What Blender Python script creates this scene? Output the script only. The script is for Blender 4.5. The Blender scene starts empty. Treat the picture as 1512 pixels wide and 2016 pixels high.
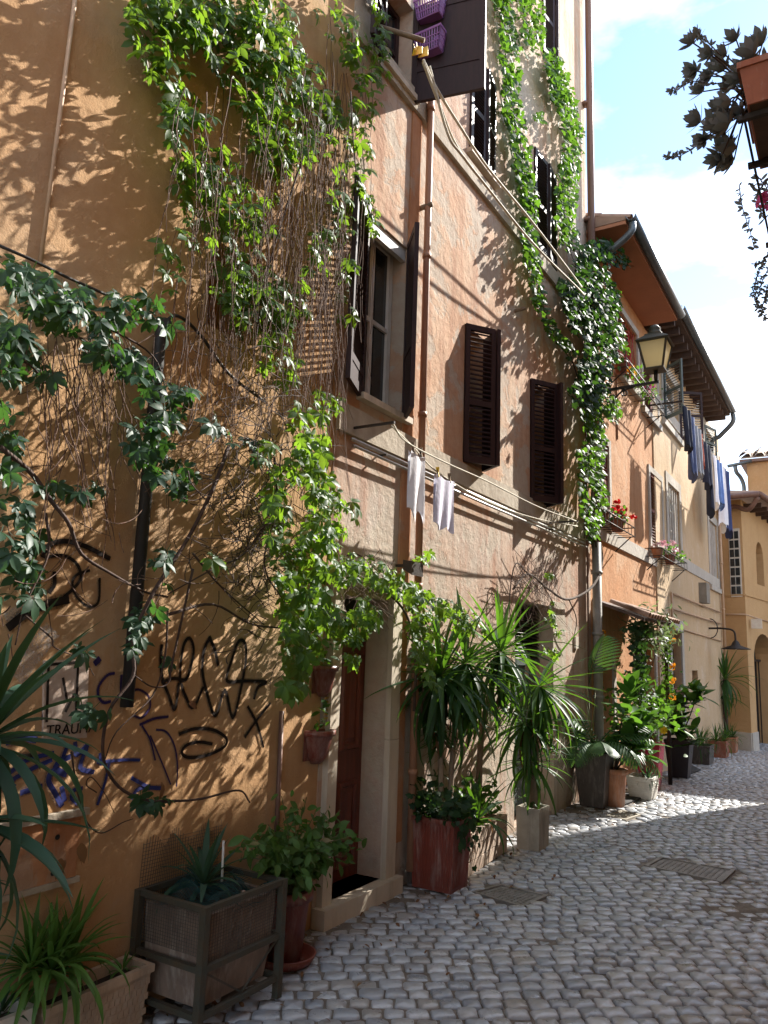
import bpy, bmesh, math, random
import numpy as np
from mathutils import Vector, Matrix, Quaternion
from mathutils.geometry import tessellate_polygon
random.seed(7); rng = np.random.default_rng(7)
scene = bpy.context.scene
col = scene.collection
# ---------------------------------------------------------------- camera
F, CX, CY = 1515.0, 756.0, 1008.0
YAW, PITCH, ROLL = 0.5520, 0.1767, 0.0354
CAM = Vector((2.916, 0.0, 1.65))
_d = Vector((-math.sin(YAW)*math.cos(PITCH), math.cos(YAW)*math.cos(PITCH), math.sin(PITCH)))
_r = Vector((math.cos(YAW), math.sin(YAW), 0)); _u = _r.cross(_d)
RR = math.cos(ROLL)*_r + math.sin(ROLL)*_u
UU = math.cos(ROLL)*_u - math.sin(ROLL)*_r
DD = _d
cd = bpy.data.cameras.new('camera'); cam = bpy.data.objects.new('camera', cd); col.objects.link(cam)
M = Matrix((RR, UU, -DD)).transposed().to_4x4(); M.translation = CAM
cam.matrix_world = M
cd.sensor_fit = 'VERTICAL'; cd.sensor_height = 36.0; cd.lens = F/2016*36; cd.clip_start = 0.02; cd.clip_end = 2000
scene.camera = cam
# ---------------------------------------------------------------- light
SUN = Vector((0.275, 0.75, 0.60)).normalized()
EL = math.asin(SUN.z); AZ = math.atan2(SUN.x, SUN.y)
w = bpy.data.worlds.new('World'); scene.world = w; w.use_nodes = True
nt = w.node_tree; nt.nodes.clear()
out = nt.nodes.new('ShaderNodeOutputWorld'); bg = nt.nodes.new('ShaderNodeBackground')
sky = nt.nodes.new('ShaderNodeTexSky'); sky.sky_type = 'NISHITA'; sky.sun_disc = False
sky.sun_elevation = EL; sky.sun_rotation = AZ; sky.altitude = 30; sky.air_density = 1.0; sky.dust_density = 0.15; sky.ozone_density = 2.0
tc = nt.nodes.new('ShaderNodeTexCoord'); mp = nt.nodes.new('ShaderNodeMapping'); mp.inputs['Scale'].default_value = (1, 1, 2.2)
ns = nt.nodes.new('ShaderNodeTexNoise'); ns.inputs['Scale'].default_value = 2.6; ns.inputs['Detail'].default_value = 7; ns.inputs['Roughness'].default_value = .55
rp = nt.nodes.new('ShaderNodeValToRGB'); rp.color_ramp.elements[0].position = .43; rp.color_ramp.elements[1].position = .66
mx = nt.nodes.new('ShaderNodeMix'); mx.data_type = 'RGBA'; mx.inputs[7].default_value = (7.5, 7.7, 8.0, 1)
L = nt.links.new
L(tc.outputs['Generated'], mp.inputs[0]); L(mp.outputs[0], ns.inputs['Vector']); L(ns.outputs['Fac'], rp.inputs[0])
L(rp.outputs[0], mx.inputs[0]); L(sky.outputs[0], mx.inputs[6]); L(mx.outputs[2], bg.inputs[0]); L(bg.outputs[0], out.inputs[0])
bg.inputs[1].default_value = 0.13
sl = bpy.data.lights.new('sun', 'SUN'); sl.energy = 4.5; sl.angle = math.radians(.55); sl.color = (1.0, .95, .87)
so = bpy.data.objects.new('sun', sl); col.objects.link(so)
so.rotation_euler = SUN.to_track_quat('Z', 'Y').to_euler(); so.location = (10, 20, 30)
vs = scene.view_settings; vs.view_transform = 'Standard'; vs.look = 'None'; vs.gamma = 1.0; vs.use_curve_mapping = False
vs.exposure = 1.55
scene.cycles.max_bounces = 7; scene.cycles.diffuse_bounces = 4; scene.cycles.glossy_bounces = 3
scene.cycles.transmission_bounces = 4; scene.cycles.transparent_max_bounces = 12
scene.cycles.use_denoising = True; scene.cycles.sample_clamp_indirect = 6

# ---------------------------------------------------------------- pixel helpers (photo pixel -> direction -> point on a named surface)
def ray(px, py): return (px-CX)/F*RR - (py-CY)/F*UU + DD
def W(px, py, x=0.0):
    v = ray(px, py); return CAM + v*((x-CAM.x)/v.x)
def YP(px, py, y):
    v = ray(px, py); return CAM + v*((y-CAM.y)/v.y)
def gz(y): return 0.0 if y < 9 else -0.038*(y-9)
def G(px, py, z=None):
    v = ray(px, py)
    if z is not None: return CAM + v*((z-CAM.z)/v.z)
    p = CAM + v*((0-CAM.z)/v.z)
    for _ in range(30): p = CAM + v*((gz(p.y)-CAM.z)/v.z)
    return p
def proj(p):
    v = Vector(p)-CAM; z = v.dot(DD)
    if z < .05: return None
    return (CX+F*v.dot(RR)/z, CY-F*v.dot(UU)/z, z)
def RW(pl, pr, pt, pb, x=0.0):
    """opening on the plane x: left/right pixel columns, top/bottom pixel rows at the left edge -> y0,y1,z0,z1"""
    return (W(pl, (pt+pb)/2, x).y, W(pr, (pt+pb)/2, x).y, W(pl, pb, x).z, W(pl, pt, x).z)
R_ = math.radians
U = random.uniform
# ---------------------------------------------------------------- materials
def mk(name):
    m = bpy.data.materials.new(name); m.use_nodes = True; t = m.node_tree; t.nodes.clear()
    o = t.nodes.new('ShaderNodeOutputMaterial'); b = t.nodes.new('ShaderNodeBsdfPrincipled'); t.links.new(b.outputs[0], o.inputs[0])
    return m, t, b, o
def coord(t, scale=(1, 1, 1), world=False, rot=(0, 0, 0)):
    c = t.nodes.new('ShaderNodeNewGeometry' if world else 'ShaderNodeTexCoord')
    p = t.nodes.new('ShaderNodeMapping'); p.inputs['Scale'].default_value = scale; p.inputs['Rotation'].default_value = rot
    t.links.new(c.outputs['Position' if world else 'Object'], p.inputs[0]); return p.outputs[0]
def noise(t, vec, scale, detail=6, rough=.6, dist=0):
    n = t.nodes.new('ShaderNodeTexNoise'); n.inputs['Scale'].default_value = scale; n.inputs['Detail'].default_value = detail
    n.inputs['Roughness'].default_value = rough; n.inputs['Distortion'].default_value = dist
    if vec: t.links.new(vec, n.inputs['Vector'])
    return n.outputs['Fac']
def ramp(t, fac, a, b, ca=(0, 0, 0, 1), cb=(1, 1, 1, 1)):
    r = t.nodes.new('ShaderNodeValToRGB'); e = r.color_ramp.elements
    e[0].position = a; e[1].position = b; e[0].color = ca; e[1].color = cb
    t.links.new(fac, r.inputs[0]); return r.outputs[0]
def mixc(t, fac, a, b, mode='MIX'):
    n = t.nodes.new('ShaderNodeMix'); n.data_type = 'RGBA'; n.blend_type = mode
    for s, v in ((0, fac), (6, a), (7, b)):
        if isinstance(v, (int, float)): n.inputs[s].default_value = v
        elif isinstance(v, tuple): n.inputs[s].default_value = (*v[:3], 1)
        else: t.links.new(v, n.inputs[s])
    return n.outputs[2]
def math_(t, op, a, b=0.0):
    n = t.nodes.new('ShaderNodeMath'); n.operation = op
    for i, v in enumerate((a, b)):
        if isinstance(v, (int, float)): n.inputs[i].default_value = v
        else: t.links.new(v, n.inputs[i])
    return n.outputs[0]
def bump(t, b, h, strength, dist=.02, prev=None):
    n = t.nodes.new('ShaderNodeBump'); n.inputs['Strength'].default_value = strength; n.inputs['Distance'].default_value = dist
    t.links.new(h, n.inputs['Height'])
    if prev: t.links.new(prev, n.inputs['Normal'])
    if b: t.links.new(n.outputs[0], b.inputs['Normal'])
    return n.outputs[0]
def rnd(t):
    g = t.nodes.new('ShaderNodeNewGeometry'); o = t.nodes.new('ShaderNodeObjectInfo')
    return math_(t, 'FRACT', math_(t, 'ADD', g.outputs['Random Per Island'], o.outputs['Random']))
def simple(name, c1, c2=None, rough=.7, scale=6, bs=.25, metal=0, bscale=None, spec=.5, world=False, stretch=(1, 1, 1), bd=.01, piece=0.0, stain=0.0):
    m, t, b, o = mk(name); c2 = c2 or tuple(x*.6 for x in c1)
    v = coord(t, stretch, world)
    cc = mixc(t, ramp(t, noise(t, v, scale), .32, .7), c1, c2)
    if piece: cc = mixc(t, math_(t, 'MULTIPLY', rnd(t), piece), cc, c2)
    if stain:
        cc = mixc(t, math_(t, 'MULTIPLY', ramp(t, noise(t, coord(t, (2, 2, .5)), 7, 8, .7), .5, .68), stain), cc, (.46, .41, .35))
        cc = mixc(t, math_(t, 'MULTIPLY', ramp(t, noise(t, coord(t, (3, 3, .3)), 5, 6, .65), .52, .7), stain), cc, tuple(x*.35 for x in c1))
    t.links.new(cc, b.inputs['Base Color']); b.inputs['Roughness'].default_value = rough; b.inputs['Metallic'].default_value = metal
    b.inputs['Specular IOR Level'].default_value = spec
    bump(t, b, noise(t, v, bscale or scale*6, 8), bs, bd)
    return m
def leafmat(name, c1, c2, tr, rough=.38, mix=.42, dead=None):
    m, t, b, o = mk(name); r = rnd(t)
    c = mixc(t, r, c1, c2)
    if dead: c = mixc(t, ramp(t, r, .955, .97), c, dead)
    t.links.new(c, b.inputs['Base Color']); b.inputs['Roughness'].default_value = rough+.12; b.inputs['Specular IOR Level'].default_value = .3
    tl = t.nodes.new('ShaderNodeBsdfTranslucent'); t.links.new(mixc(t, r, tr, tuple(x*.65 for x in tr)), tl.inputs[0])
    ms = t.nodes.new('ShaderNodeMixShader'); ms.inputs[0].default_value = mix
    t.links.new(b.outputs[0], ms.inputs[1]); t.links.new(tl.outputs[0], ms.inputs[2]); t.links.new(ms.outputs[0], o.inputs[0])
    v = coord(t); bump(t, b, noise(t, v, 60, 3), .2, .003)
    return m
def plaster(name, base, dark, pale, reveal, patch=.5, streak=.4, rev_lo=.60, bs=.6, mb=.5, zones=()):
    """old limewash: base colour, darker grime, faded pale patches, grey render showing where the coat has gone"""
    m, t, b, o = mk(name); v = coord(t, (1, 1, 1), True); vs_ = coord(t, (1.0, 3.2, .22), True)
    n1 = noise(t, v, .9, 8, .62, .4); n2 = noise(t, v, 1.9, 10, .66, .5); n3 = noise(t, vs_, 2.2, 6, .6); n4 = noise(t, v, 14, 6, .6)
    c = mixc(t, ramp(t, n1, .35, .68), base, pale)
    for z0, sgn, zc, amt in zones:                                    # coats of different storeys, with a ragged border
        sx = t.nodes.new('ShaderNodeSeparateXYZ'); gp_ = t.nodes.new('ShaderNodeNewGeometry'); t.links.new(gp_.outputs['Position'], sx.inputs[0])
        zz = math_(t, 'MULTIPLY', math_(t, 'SUBTRACT', math_(t, 'ADD', sx.outputs['Z'], math_(t, 'MULTIPLY', math_(t, 'SUBTRACT', n2, .5), 1.6)), z0), sgn)
        c = mixc(t, math_(t, 'MULTIPLY', ramp(t, zz, .0, .25), math_(t, 'MULTIPLY', ramp(t, n1, .2, .6), amt)), c, zc)
    c = mixc(t, math_(t, 'MULTIPLY', ramp(t, n3, .46, .72), streak), c, dark)
    c = mixc(t, math_(t, 'MULTIPLY', ramp(t, n2, .5, .8), .5), c, dark)
    msk = ramp(t, math_(t, 'ADD', math_(t, 'MULTIPLY', n2, .6), math_(t, 'MULTIPLY', n1, .4)), rev_lo, rev_lo+.025)
    c = mixc(t, math_(t, 'MULTIPLY', msk, patch), c, reveal)
    c = mixc(t, math_(t, 'MULTIPLY', ramp(t, n4, .35, .75), .28), c, dark)
    t.links.new(c, b.inputs['Base Color']); b.inputs['Roughness'].default_value = .92; b.inputs['Specular IOR Level'].default_value = .2
    p = bump(t, None, noise(t, v, 1.6, 5), .25, .12)
    p = bump(t, None, noise(t, v, 90, 8, .7), bs, .006, p)
    bump(t, b, math_(t, 'SUBTRACT', n4, math_(t, 'MULTIPLY', msk, patch*.35)), mb, .018, p)
    return m
MT = {}
MT['ochre'] = plaster('ochre_plaster', (.49, .285, .135), (.33, .18, .085), (.55, .36, .205), (.47, .33, .21), .4, .4, .545, .8, .2, ((.12, -1, (.2, .14, .09), .6),))
MT['peel'] = plaster('peeling_plaster', (.50, .285, .165), (.33, .15, .085), (.57, .43, .31), (.47, .41, .33), .85, .75, .512, .7, .5, ((5.7, 1, (.57, .49, .40), .9), (3.05, -1, (.47, .42, .36), .9), (.25, -1, (.22, .18, .14), .6)))
MT['rust'] = plaster('rust_plaster', (.45, .19, .085), (.27, .11, .05), (.52, .29, .16), (.4, .33, .25), .5, .5, .56)
MT['orange'] = plaster('orange_plaster', (.52, .255, .115), (.38, .17, .07), (.57, .35, .20), (.58, .41, .27), .5, .55, .55)
MT['beige'] = plaster('beige_plaster', (.55, .395, .235), (.44, .30, .17), (.60, .455, .30), (.64, .52, .38), .5, .35, .55, .4)
MT['tan'] = plaster('tan_plaster', (.52, .33, .16), (.42, .25, .12), (.56, .37, .19), (.52, .36, .2), .2, .25, .64, .3)
MT['band'] = plaster('band_stone', (.42, .36, .28), (.24, .19, .14), (.50, .44, .35), (.42, .28, .18), .4, .5, .6)
MT['greytrim'] = plaster('grey_trim', (.47, .43, .37), (.33, .29, .24), (.55, .51, .45), (.48, .43, .36), .2, .3, .66)
MT['traver'] = simple('travertine', (.62, .54, .43), (.46, .38, .28), .75, 5, .35, stretch=(1, 1, .35), stain=0.35)
MT['concrete'] = simple('concrete', (.42, .38, .31), (.26, .23, .18), .9, 5, .4, stain=0.55)
MT['darkwood'] = simple('dark_brown_paint', (.036, .016, .016), (.02, .010, .010), .5, 9, .12, spec=.25, stretch=(4, 4, .6))
MT['redwood'] = simple('red_brown_paint', (.23, .062, .04), (.14, .04, .028), .55, 8, .15)
MT['doorwood'] = simple('varnished_wood', (.16, .035, .018), (.065, .014, .01), .35, 5, .15, stretch=(5, 5, .5))
MT['redpaint'] = simple('red_paint', (.55, .05, .03), (.42, .04, .03), .5, 8, .1)
MT['greenwood'] = simple('grey_green_paint', (.10, .13, .12), (.06, .08, .075), .5, 8, .15)
MT['white'] = simple('white_paint', (.72, .70, .65), (.58, .55, .49), .6, 7, .15, stain=0.25)
MT['dark'] = simple('unlit_black', (.012, .011, .010), (.02, .017, .014), .8, 4, .1)  # near-black colour stands in for the shade of unlit rooms and recesses
MT['iron'] = simple('black_iron', (.022, .02, .019), (.05, .035, .025), .55, 20, .3, .5)
MT['agediron'] = simple('aged_green_iron', (.055, .062, .05), (.085, .06, .035), .6, 12, .35, .3)
MT['zinc'] = simple('zinc', (.13, .15, .16), (.09, .10, .11), .45, 8, .2, .55)
MT['brownpipe'] = simple('brown_pipe', (.20, .105, .075), (.13, .07, .05), .5, 6, .15, .1, stretch=(3, 3, .4))
MT['orangepipe'] = simple('painted_pipe', (.40, .20, .11), (.27, .13, .075), .6, 6, .2, stretch=(3, 3, .4))
MT['greypipe'] = simple('grey_pipe', (.27, .26, .23), (.19, .17, .14), .6, 6, .2)
MT['tanpipe'] = simple('tan_pipe', (.56, .38, .24), (.44, .29, .18), .6, 6, .15)
MT['cable'] = simple('black_cable', (.016, .014, .013), (.03, .026, .022), .6, 10, .1)
MT['terra'] = simple('terracotta', (.34, .115, .062), (.21, .07, .04), .7, 5, .3, stain=0.5)
MT['terralight'] = simple('terracotta_light', (.46, .20, .10), (.34, .14, .075), .75, 5, .25, stain=0.5)
MT['redplastic'] = simple('red_brown_plastic', (.20, .042, .026), (.13, .03, .02), .42, 4, .08, stain=0.35)
MT['sand'] = simple('sand_plastic', (.50, .36, .24), (.36, .25, .165), .7, 6, .25, stain=0.45)
MT['pinkconc'] = simple('pale_pink_concrete', (.50, .38, .29), (.38, .28, .21), .85, 5, .4, stain=0.5)
MT['oldclay'] = simple('weathered_clay', (.27, .19, .14), (.14, .10, .08), .9, 5, .5, stain=0.55)
MT['greyplastic'] = simple('anthracite_plastic', (.075, .062, .056), (.055, .046, .043), .5, 4, .08, stain=0.25)
MT['navy'] = simple('dark_navy_plastic', (.022, .02, .028), (.03, .027, .034), .4, 4, .08)
MT['crimson'] = simple('crimson_gloss', (.30, .012, .035), (.22, .01, .028), .25, 4, .03)
MT['soil'] = simple('soil', (.035, .022, .014), (.07, .045, .03), .95, 20, .9, bd=.03)
MT['bark'] = simple('bark', (.10, .065, .042), (.05, .033, .024), .9, 14, .7, stretch=(1, 1, .3))
MT['palebark'] = simple('pale_bark', (.26, .19, .125), (.15, .105, .07), .9, 14, .6, stretch=(1, 1, .3))
MT['twig'] = simple('dry_twig', (.175, .10, .066), (.085, .047, .032), .85, 9, .3, piece=.7)
MT['vinestem'] = simple('vine_stem', (.07, .038, .026), (.035, .02, .015), .85, 12, .4)
MT['greenstem'] = simple('green_stem', (.10, .15, .03), (.12, .10, .04), .6, 8, .1)
MT['rope'] = simple('pale_line', (.62, .57, .45), (.45, .41, .32), .8, 30, .3)
MT['cloth'] = simple('white_cloth', (.80, .80, .82), (.70, .70, .75), .95, 10, .4, bscale=40)
MT['lilac'] = simple('lilac_cloth', (.70, .69, .80), (.60, .59, .72), .95, 10, .4, bscale=40)
for nm, c in (('cblue', (.09, .12, .24)), ('cdark', (.03, .035, .06)), ('cnavy', (.04, .06, .17)), ('cred', (.42, .10, .06)), ('cgrey', (.30, .31, .34)), ('csky', (.12, .22, .5))):
    MT[nm] = simple(nm[1:]+'_fabric', c, tuple(x*.7 for x in c), .95, 9, .3)
MT['purple'] = simple('purple_plastic', (.28, .12, .33), (.24, .10, .29), .45, 5, .05)
MT['yellowp'] = simple('yellow_plastic', (.75, .48, .02), (.65, .4, .02), .5, 5, .05)
MT['brass'] = simple('brass', (.55, .40, .14), (.38, .26, .08), .32, 12, .1, .9)
MT['steel'] = simple('brushed_steel', (.45, .44, .42), (.33, .32, .30), .4, 12, .1, .7)
MT['castiron'] = simple('worn_cast_iron', (.30, .275, .245), (.17, .15, .13), .6, 10, .35, .4)
MT['rubbermat'] = simple('dark_mat', (.025, .024, .025), (.04, .038, .037), .9, 30, .4)
MT['tile'] = simple('roof_tile', (.40, .25, .17), (.26, .16, .11), .85, 6, .4, piece=.6)
MT['paletile'] = simple('pale_roof_tile', (.55, .45, .36), (.36, .26, .19), .85, 6, .4, piece=.6)
MT['soffit'] = simple('soffit_plaster', (.42, .175, .09), (.36, .15, .08), .9, 3, .1)
MT['rafter'] = simple('rafter_wood', (.085, .052, .038), (.05, .03, .024), .85, 8, .3)
MT['black'] = simple('black_spray', (.016, .013, .013), (.03, .022, .018), .7, 14, .2, spec=.05)
MT['bluespray'] = simple('blue_spray', (.028, .038, .16), (.05, .055, .15), .7, 9, .2, spec=.05)
MT['navyspray'] = simple('navy_spray', (.03, .022, .085), (.055, .035, .08), .7, 9, .2, spec=.05)
MT['palespray'] = simple('pale_blue_spray', (.40, .42, .43), (.46, .36, .25), .8, 7, .3)
MT['paper'] = simple('poster_paper', (.50, .40, .34), (.40, .28, .2), .9, 9, .2)
MT['enamel'] = simple('white_enamel', (.7, .66, .58), (.6, .52, .42), .4, 9, .05)
MT['net'] = simple('green_net', (.012, .085, .085), (.01, .05, .055), .6, 9, .1)
MT['wire'] = simple('grey_wire', (.13, .12, .10), (.08, .07, .06), .6, 20, .1, .4)
MT['petalred'] = leafmat('red_petal', (.62, .012, .012), (.5, .008, .01), (.6, .02, .02), .6, .3)
MT['petalpink'] = leafmat('pink_petal', (.75, .42, .5), (.78, .6, .62), (.7, .4, .45), .6, .3)
MT['petalmag'] = leafmat('magenta_petal', (.6, .06, .25), (.6, .12, .38), (.6, .1, .3), .6, .3)
MT['petalorange'] = leafmat('orange_petal', (.85, .33, .015), (.85, .45, .02), (.8, .35, .02), .6, .3)
MT['petalyellow'] = leafmat('yellow_petal', (.85, .6, .02), (.85, .5, .02), (.8, .5, .02), .6, .3)
MT['creeper'] = leafmat('creeper_leaf', (.030, .078, .022), (.062, .135, .025), (.30, .52, .03), .36, .44, (.20, .13, .04))
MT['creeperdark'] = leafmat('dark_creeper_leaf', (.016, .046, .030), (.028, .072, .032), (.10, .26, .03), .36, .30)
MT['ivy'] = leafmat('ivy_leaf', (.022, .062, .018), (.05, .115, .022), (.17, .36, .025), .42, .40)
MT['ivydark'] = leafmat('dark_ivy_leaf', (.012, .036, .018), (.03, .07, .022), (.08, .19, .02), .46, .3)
MT['strap'] = leafmat('yucca_leaf', (.018, .058, .026), (.036, .085, .026), (.15, .34, .02), .36, .36)
MT['strapblue'] = leafmat('blue_green_strap_leaf', (.035, .085, .06), (.05, .11, .065), (.10, .22, .05), .42, .25)
MT['spider'] = leafmat('spider_plant_leaf', (.06, .15, .03), (.10, .2, .04), (.15, .32, .04), .34, .3)
MT['rubber'] = leafmat('rubber_plant_leaf', (.03, .095, .02), (.06, .15, .03), (.16, .36, .03), .28, .36)
MT['bush'] = leafmat('bush_leaf', (.045, .115, .026), (.075, .15, .035), (.14, .28, .03), .42, .3, (.28, .24, .12))
MT['silver'] = leafmat('grey_green_leaf', (.12, .17, .09), (.2, .25, .15), (.25, .35, .12), .4, .35)
MT['palm'] = leafmat('palm_leaf', (.03, .08, .03), (.05, .11, .035), (.12, .25, .03), .32, .3)
MT['succ'] = leafmat('succulent_leaf', (.16, .185, .20), (.24, .25, .27), (.16, .2, .18), .5, .3)
MT['deadleaf'] = leafmat('dried_leaf', (.16, .07, .035), (.22, .12, .05), (.2, .1, .04), .8, .3)
def m_soft(k, c):
    m, t, b, o = mk(k+'_overspray'); b.inputs['Base Color'].default_value = (*c, 1); b.inputs['Roughness'].default_value = .9; b.inputs['Specular IOR Level'].default_value = .05
    tr = t.nodes.new('ShaderNodeBsdfTransparent'); ms = t.nodes.new('ShaderNodeMixShader'); t.links.new(math_(t, 'MULTIPLY', ramp(t, noise(t, coord(t, world=True), 120, 4, .7), .3, .75), .55), ms.inputs[0])
    t.links.new(tr.outputs[0], ms.inputs[1]); t.links.new(b.outputs[0], ms.inputs[2]); t.links.new(ms.outputs[0], o.inputs[0]); return m
for k_, c_ in (('black', (.016, .013, .013)), ('navyspray', (.03, .022, .085)), ('bluespray', (.028, .038, .16)), ('pale', (.50, .52, .54))): MT[k_+'_soft'] = m_soft(k_, c_)
def m_glass():
    m, t, b, o = mk('window_glass'); b.inputs['Base Color'].default_value = (.02, .024, .026, 1); b.inputs['Roughness'].default_value = .06
    b.inputs['Specular IOR Level'].default_value = .7; bump(t, b, noise(t, coord(t), 2.5, 2), .05, .02); return m
MT['glass'] = m_glass()
def m_lampglass():
    m, t, b, o = mk('frosted_lamp_glass'); b.inputs['Base Color'].default_value = (.72, .62, .40, 1); b.inputs['Roughness'].default_value = .35
    tl = t.nodes.new('ShaderNodeBsdfTranslucent'); tl.inputs[0].default_value = (.8, .7, .46, 1)
    ms = t.nodes.new('ShaderNodeMixShader'); ms.inputs[0].default_value = .6
    t.links.new(b.outputs[0], ms.inputs[1]); t.links.new(tl.outputs[0], ms.inputs[2]); t.links.new(ms.outputs[0], o.inputs[0]); return m
MT['lampglass'] = m_lampglass()
def m_stone():
    m, t, b, o = mk('basalt_cobble'); r = rnd(t); v = coord(t, world=True)
    c = mixc(t, r, (.24, .262, .295), (.44, .455, .475)); r2 = math_(t, 'FRACT', math_(t, 'MULTIPLY', r, 17.3)); c = mixc(t, math_(t, 'MULTIPLY', ramp(t, r2, .75, .92), .6), c, (.28, .245, .205))
    c = mixc(t, math_(t, 'MULTIPLY', ramp(t, noise(t, v, 13, 7), .48, .72), .75), c, (.30, .27, .235))
    c = mixc(t, math_(t, 'MULTIPLY', ramp(t, noise(t, v, 1.4, 5), .48, .7), .35), c, (.24, .215, .19))
    t.links.new(c, b.inputs['Base Color'])
    rr = ramp(t, noise(t, v, 9, 5), .3, .75, (.2, .2, .2, 1), (.5, .5, .5, 1)); t.links.new(rr, b.inputs['Roughness'])
    b.inputs['Specular IOR Level'].default_value = .8
    p = bump(t, None, noise(t, v, 26, 5), .35, .012); bump(t, b, noise(t, v, 160, 5), .25, .003, p); return m
MT['stone'] = m_stone()
MT['joint'] = simple('joint_dirt', (.22, .185, .15), (.10, .082, .066), .95, 9, .8, world=True, bscale=60, bd=.015)
# ---------------------------------------------------------------- object helpers
ORG = {}
def tag(o, label=None, cat=None, group=None, kind=None):
    if label: o['label'] = label
    if cat: o['category'] = cat
    if group: o['group'] = group
    if kind: o['kind'] = kind
    return o
def thing(name, label, cat, loc, group=None):
    o = bpy.data.objects.new(name, None); o.empty_display_size = .1; col.objects.link(o); o.location = loc; ORG[o.name] = Vector(loc)
    return tag(o, label, cat, group)
def link(o, parent, world):
    """world: matrix without parent"""
    col.objects.link(o)
    if parent is not None:
        o.parent = parent; m = world.copy(); m.translation = m.translation-ORG[parent.name]; o.matrix_local = m
    else: o.matrix_world = world
    ORG[o.name] = world.translation.copy()
    return o
def put(name, mesh, parent, world): return link(bpy.data.objects.new(name, mesh), parent, world)
BOXF = [(0, 1, 3, 2), (4, 6, 7, 5), (0, 4, 5, 1), (2, 3, 7, 6), (0, 2, 6, 4), (1, 5, 7, 3)]
class MB:
    def __init__(s): s.v = []; s.f = []; s.sm = []
    def add(s, vs, fs, smooth=False):
        n = len(s.v); s.v += [Vector(p) for p in vs]; s.f += [tuple(i+n for i in f) for f in fs]; s.sm += [smooth]*len(fs); return s
    def box(s, a, b, mat=None):
        vs = [Vector((x, y, z)) for x in (a[0], b[0]) for y in (a[1], b[1]) for z in (a[2], b[2])]
        if mat is not None: vs = [mat @ p for p in vs]
        return s.add(vs, BOXF)
    def bar(s, p, q, wd, hd=None, up=(0, 0, 1)):
        p, q = Vector(p), Vector(q); d = (q-p).normalized(); sd = d.cross(Vector(up))
        if sd.length < 1e-3: sd = d.cross(Vector((1, 0, 0)))
        sd.normalize(); u = sd.cross(d); hd = hd or wd; vs = []
        for c in (p, q):
            for i, j in ((-1, -1), (-1, 1), (1, -1), (1, 1)): vs.append(c+sd*(i*wd/2)+u*(j*hd/2))
        return s.add(vs, [(0, 2, 3, 1), (4, 5, 7, 6), (0, 1, 5, 4), (2, 6, 7, 3), (0, 4, 6, 2), (1, 3, 7, 5)])
    def tube(s, pts, r, n=6, r1=None, cap=True):
        pts = [Vector(p) for p in pts]; m = len(pts); vs = []; fs = []
        d0 = (pts[1]-pts[0]).normalized(); a = d0.orthogonal().normalized()
        for i, p in enumerate(pts):
            d = (pts[min(i+1, m-1)]-pts[max(i-1, 0)])
            d = d.normalized() if d.length > 1e-9 else d0
            a = (a-d*a.dot(d)); a = a.normalized() if a.length > 1e-6 else d.orthogonal().normalized(); b = d.cross(a)
            rr = r if r1 is None else r+(r1-r)*i/(m-1)
            for k in range(n):
                t = 2*math.pi*k/n; vs.append(p+a*(math.cos(t)*rr)+b*(math.sin(t)*rr))
        for i in range(m-1):
            for k in range(n): fs.append((i*n+k, i*n+(k+1) % n, (i+1)*n+(k+1) % n, (i+1)*n+k))
        if cap: fs.append(tuple(range(n-1, -1, -1))); fs.append(tuple((m-1)*n+k for k in range(n)))
        return s.add(vs, fs, True)
    def lathe(s, prof, c, n=20, axis='Z', a0=0, a1=2*math.pi, cap=False):
        full = abs(a1-a0-2*math.pi) < 1e-6; k = n if full else n+1; vs = []; fs = []; c = Vector(c)
        for r, z in prof:
            for i in range(k):
                t = a0+(a1-a0)*i/n; p = Vector((math.cos(t)*r, math.sin(t)*r, z))
                if axis == 'X': p = Vector((p.z, p.x, p.y))
                if axis == 'Y': p = Vector((p.x, p.z, p.y))
                vs.append(c+p)
        for j in range(len(prof)-1):
            for i in range(n): fs.append((j*k+i, j*k+(i+1) % k, (j+1)*k+(i+1) % k, (j+1)*k+i))
        return s.add(vs, fs, True)
    def loft(s, loops, closed=True, caps=(False, False), smooth=False):
        n = len(loops[0]); vs = [p for l in loops for p in l]; fs = []
        for j in range(len(loops)-1):
            for i in range(n if closed else n-1): fs.append((j*n+i, j*n+(i+1) % n, (j+1)*n+(i+1) % n, (j+1)*n+i))
        if caps[0]: fs.append(tuple(range(n-1, -1, -1)))
        if caps[1]: fs.append(tuple((len(loops)-1)*n+i for i in range(n)))
        return s.add(vs, fs, smooth)
    def mesh(s, name, mat, org=(0, 0, 0)):
        me = bpy.data.meshes.new(name); o = Vector(org)
        me.from_pydata([tuple(p-o) for p in s.v], [], s.f); me.polygons.foreach_set('use_smooth', s.sm)
        for m in (mat if isinstance(mat, (list, tuple)) else [mat]): me.materials.append(MT[m] if isinstance(m, str) else m)
        me.update(); return me
    def build(s, name, mat, parent=None, org=None, **kw):
        if org is None:
            org = ORG[parent.name] if parent is not None else Vector(((min(p.x for p in s.v)+max(p.x for p in s.v))/2, (min(p.y for p in s.v)+max(p.y for p in s.v))/2, min(p.z for p in s.v)))
        o = bpy.data.objects.new(name, s.mesh(name, mat, org)); link(o, parent, Matrix.Translation(org)); tag(o, **kw); return o
def bez(pts, n=8):
    """smooth polyline through points (Catmull-Rom)"""
    P = [Vector(p) for p in pts]; P = [P[0]*2-P[1]]+P+[P[-1]*2-P[-2]]; o = []
    for i in range(1, len(P)-2):
        for k in range(n):
            t = k/n; a, b, c, d = P[i-1:i+3]
            o.append(.5*((2*b)+(c-a)*t+(2*a-5*b+4*c-d)*t*t+(3*b-a-3*c+d)*t**3))
    o.append(P[-2]); return o
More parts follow.
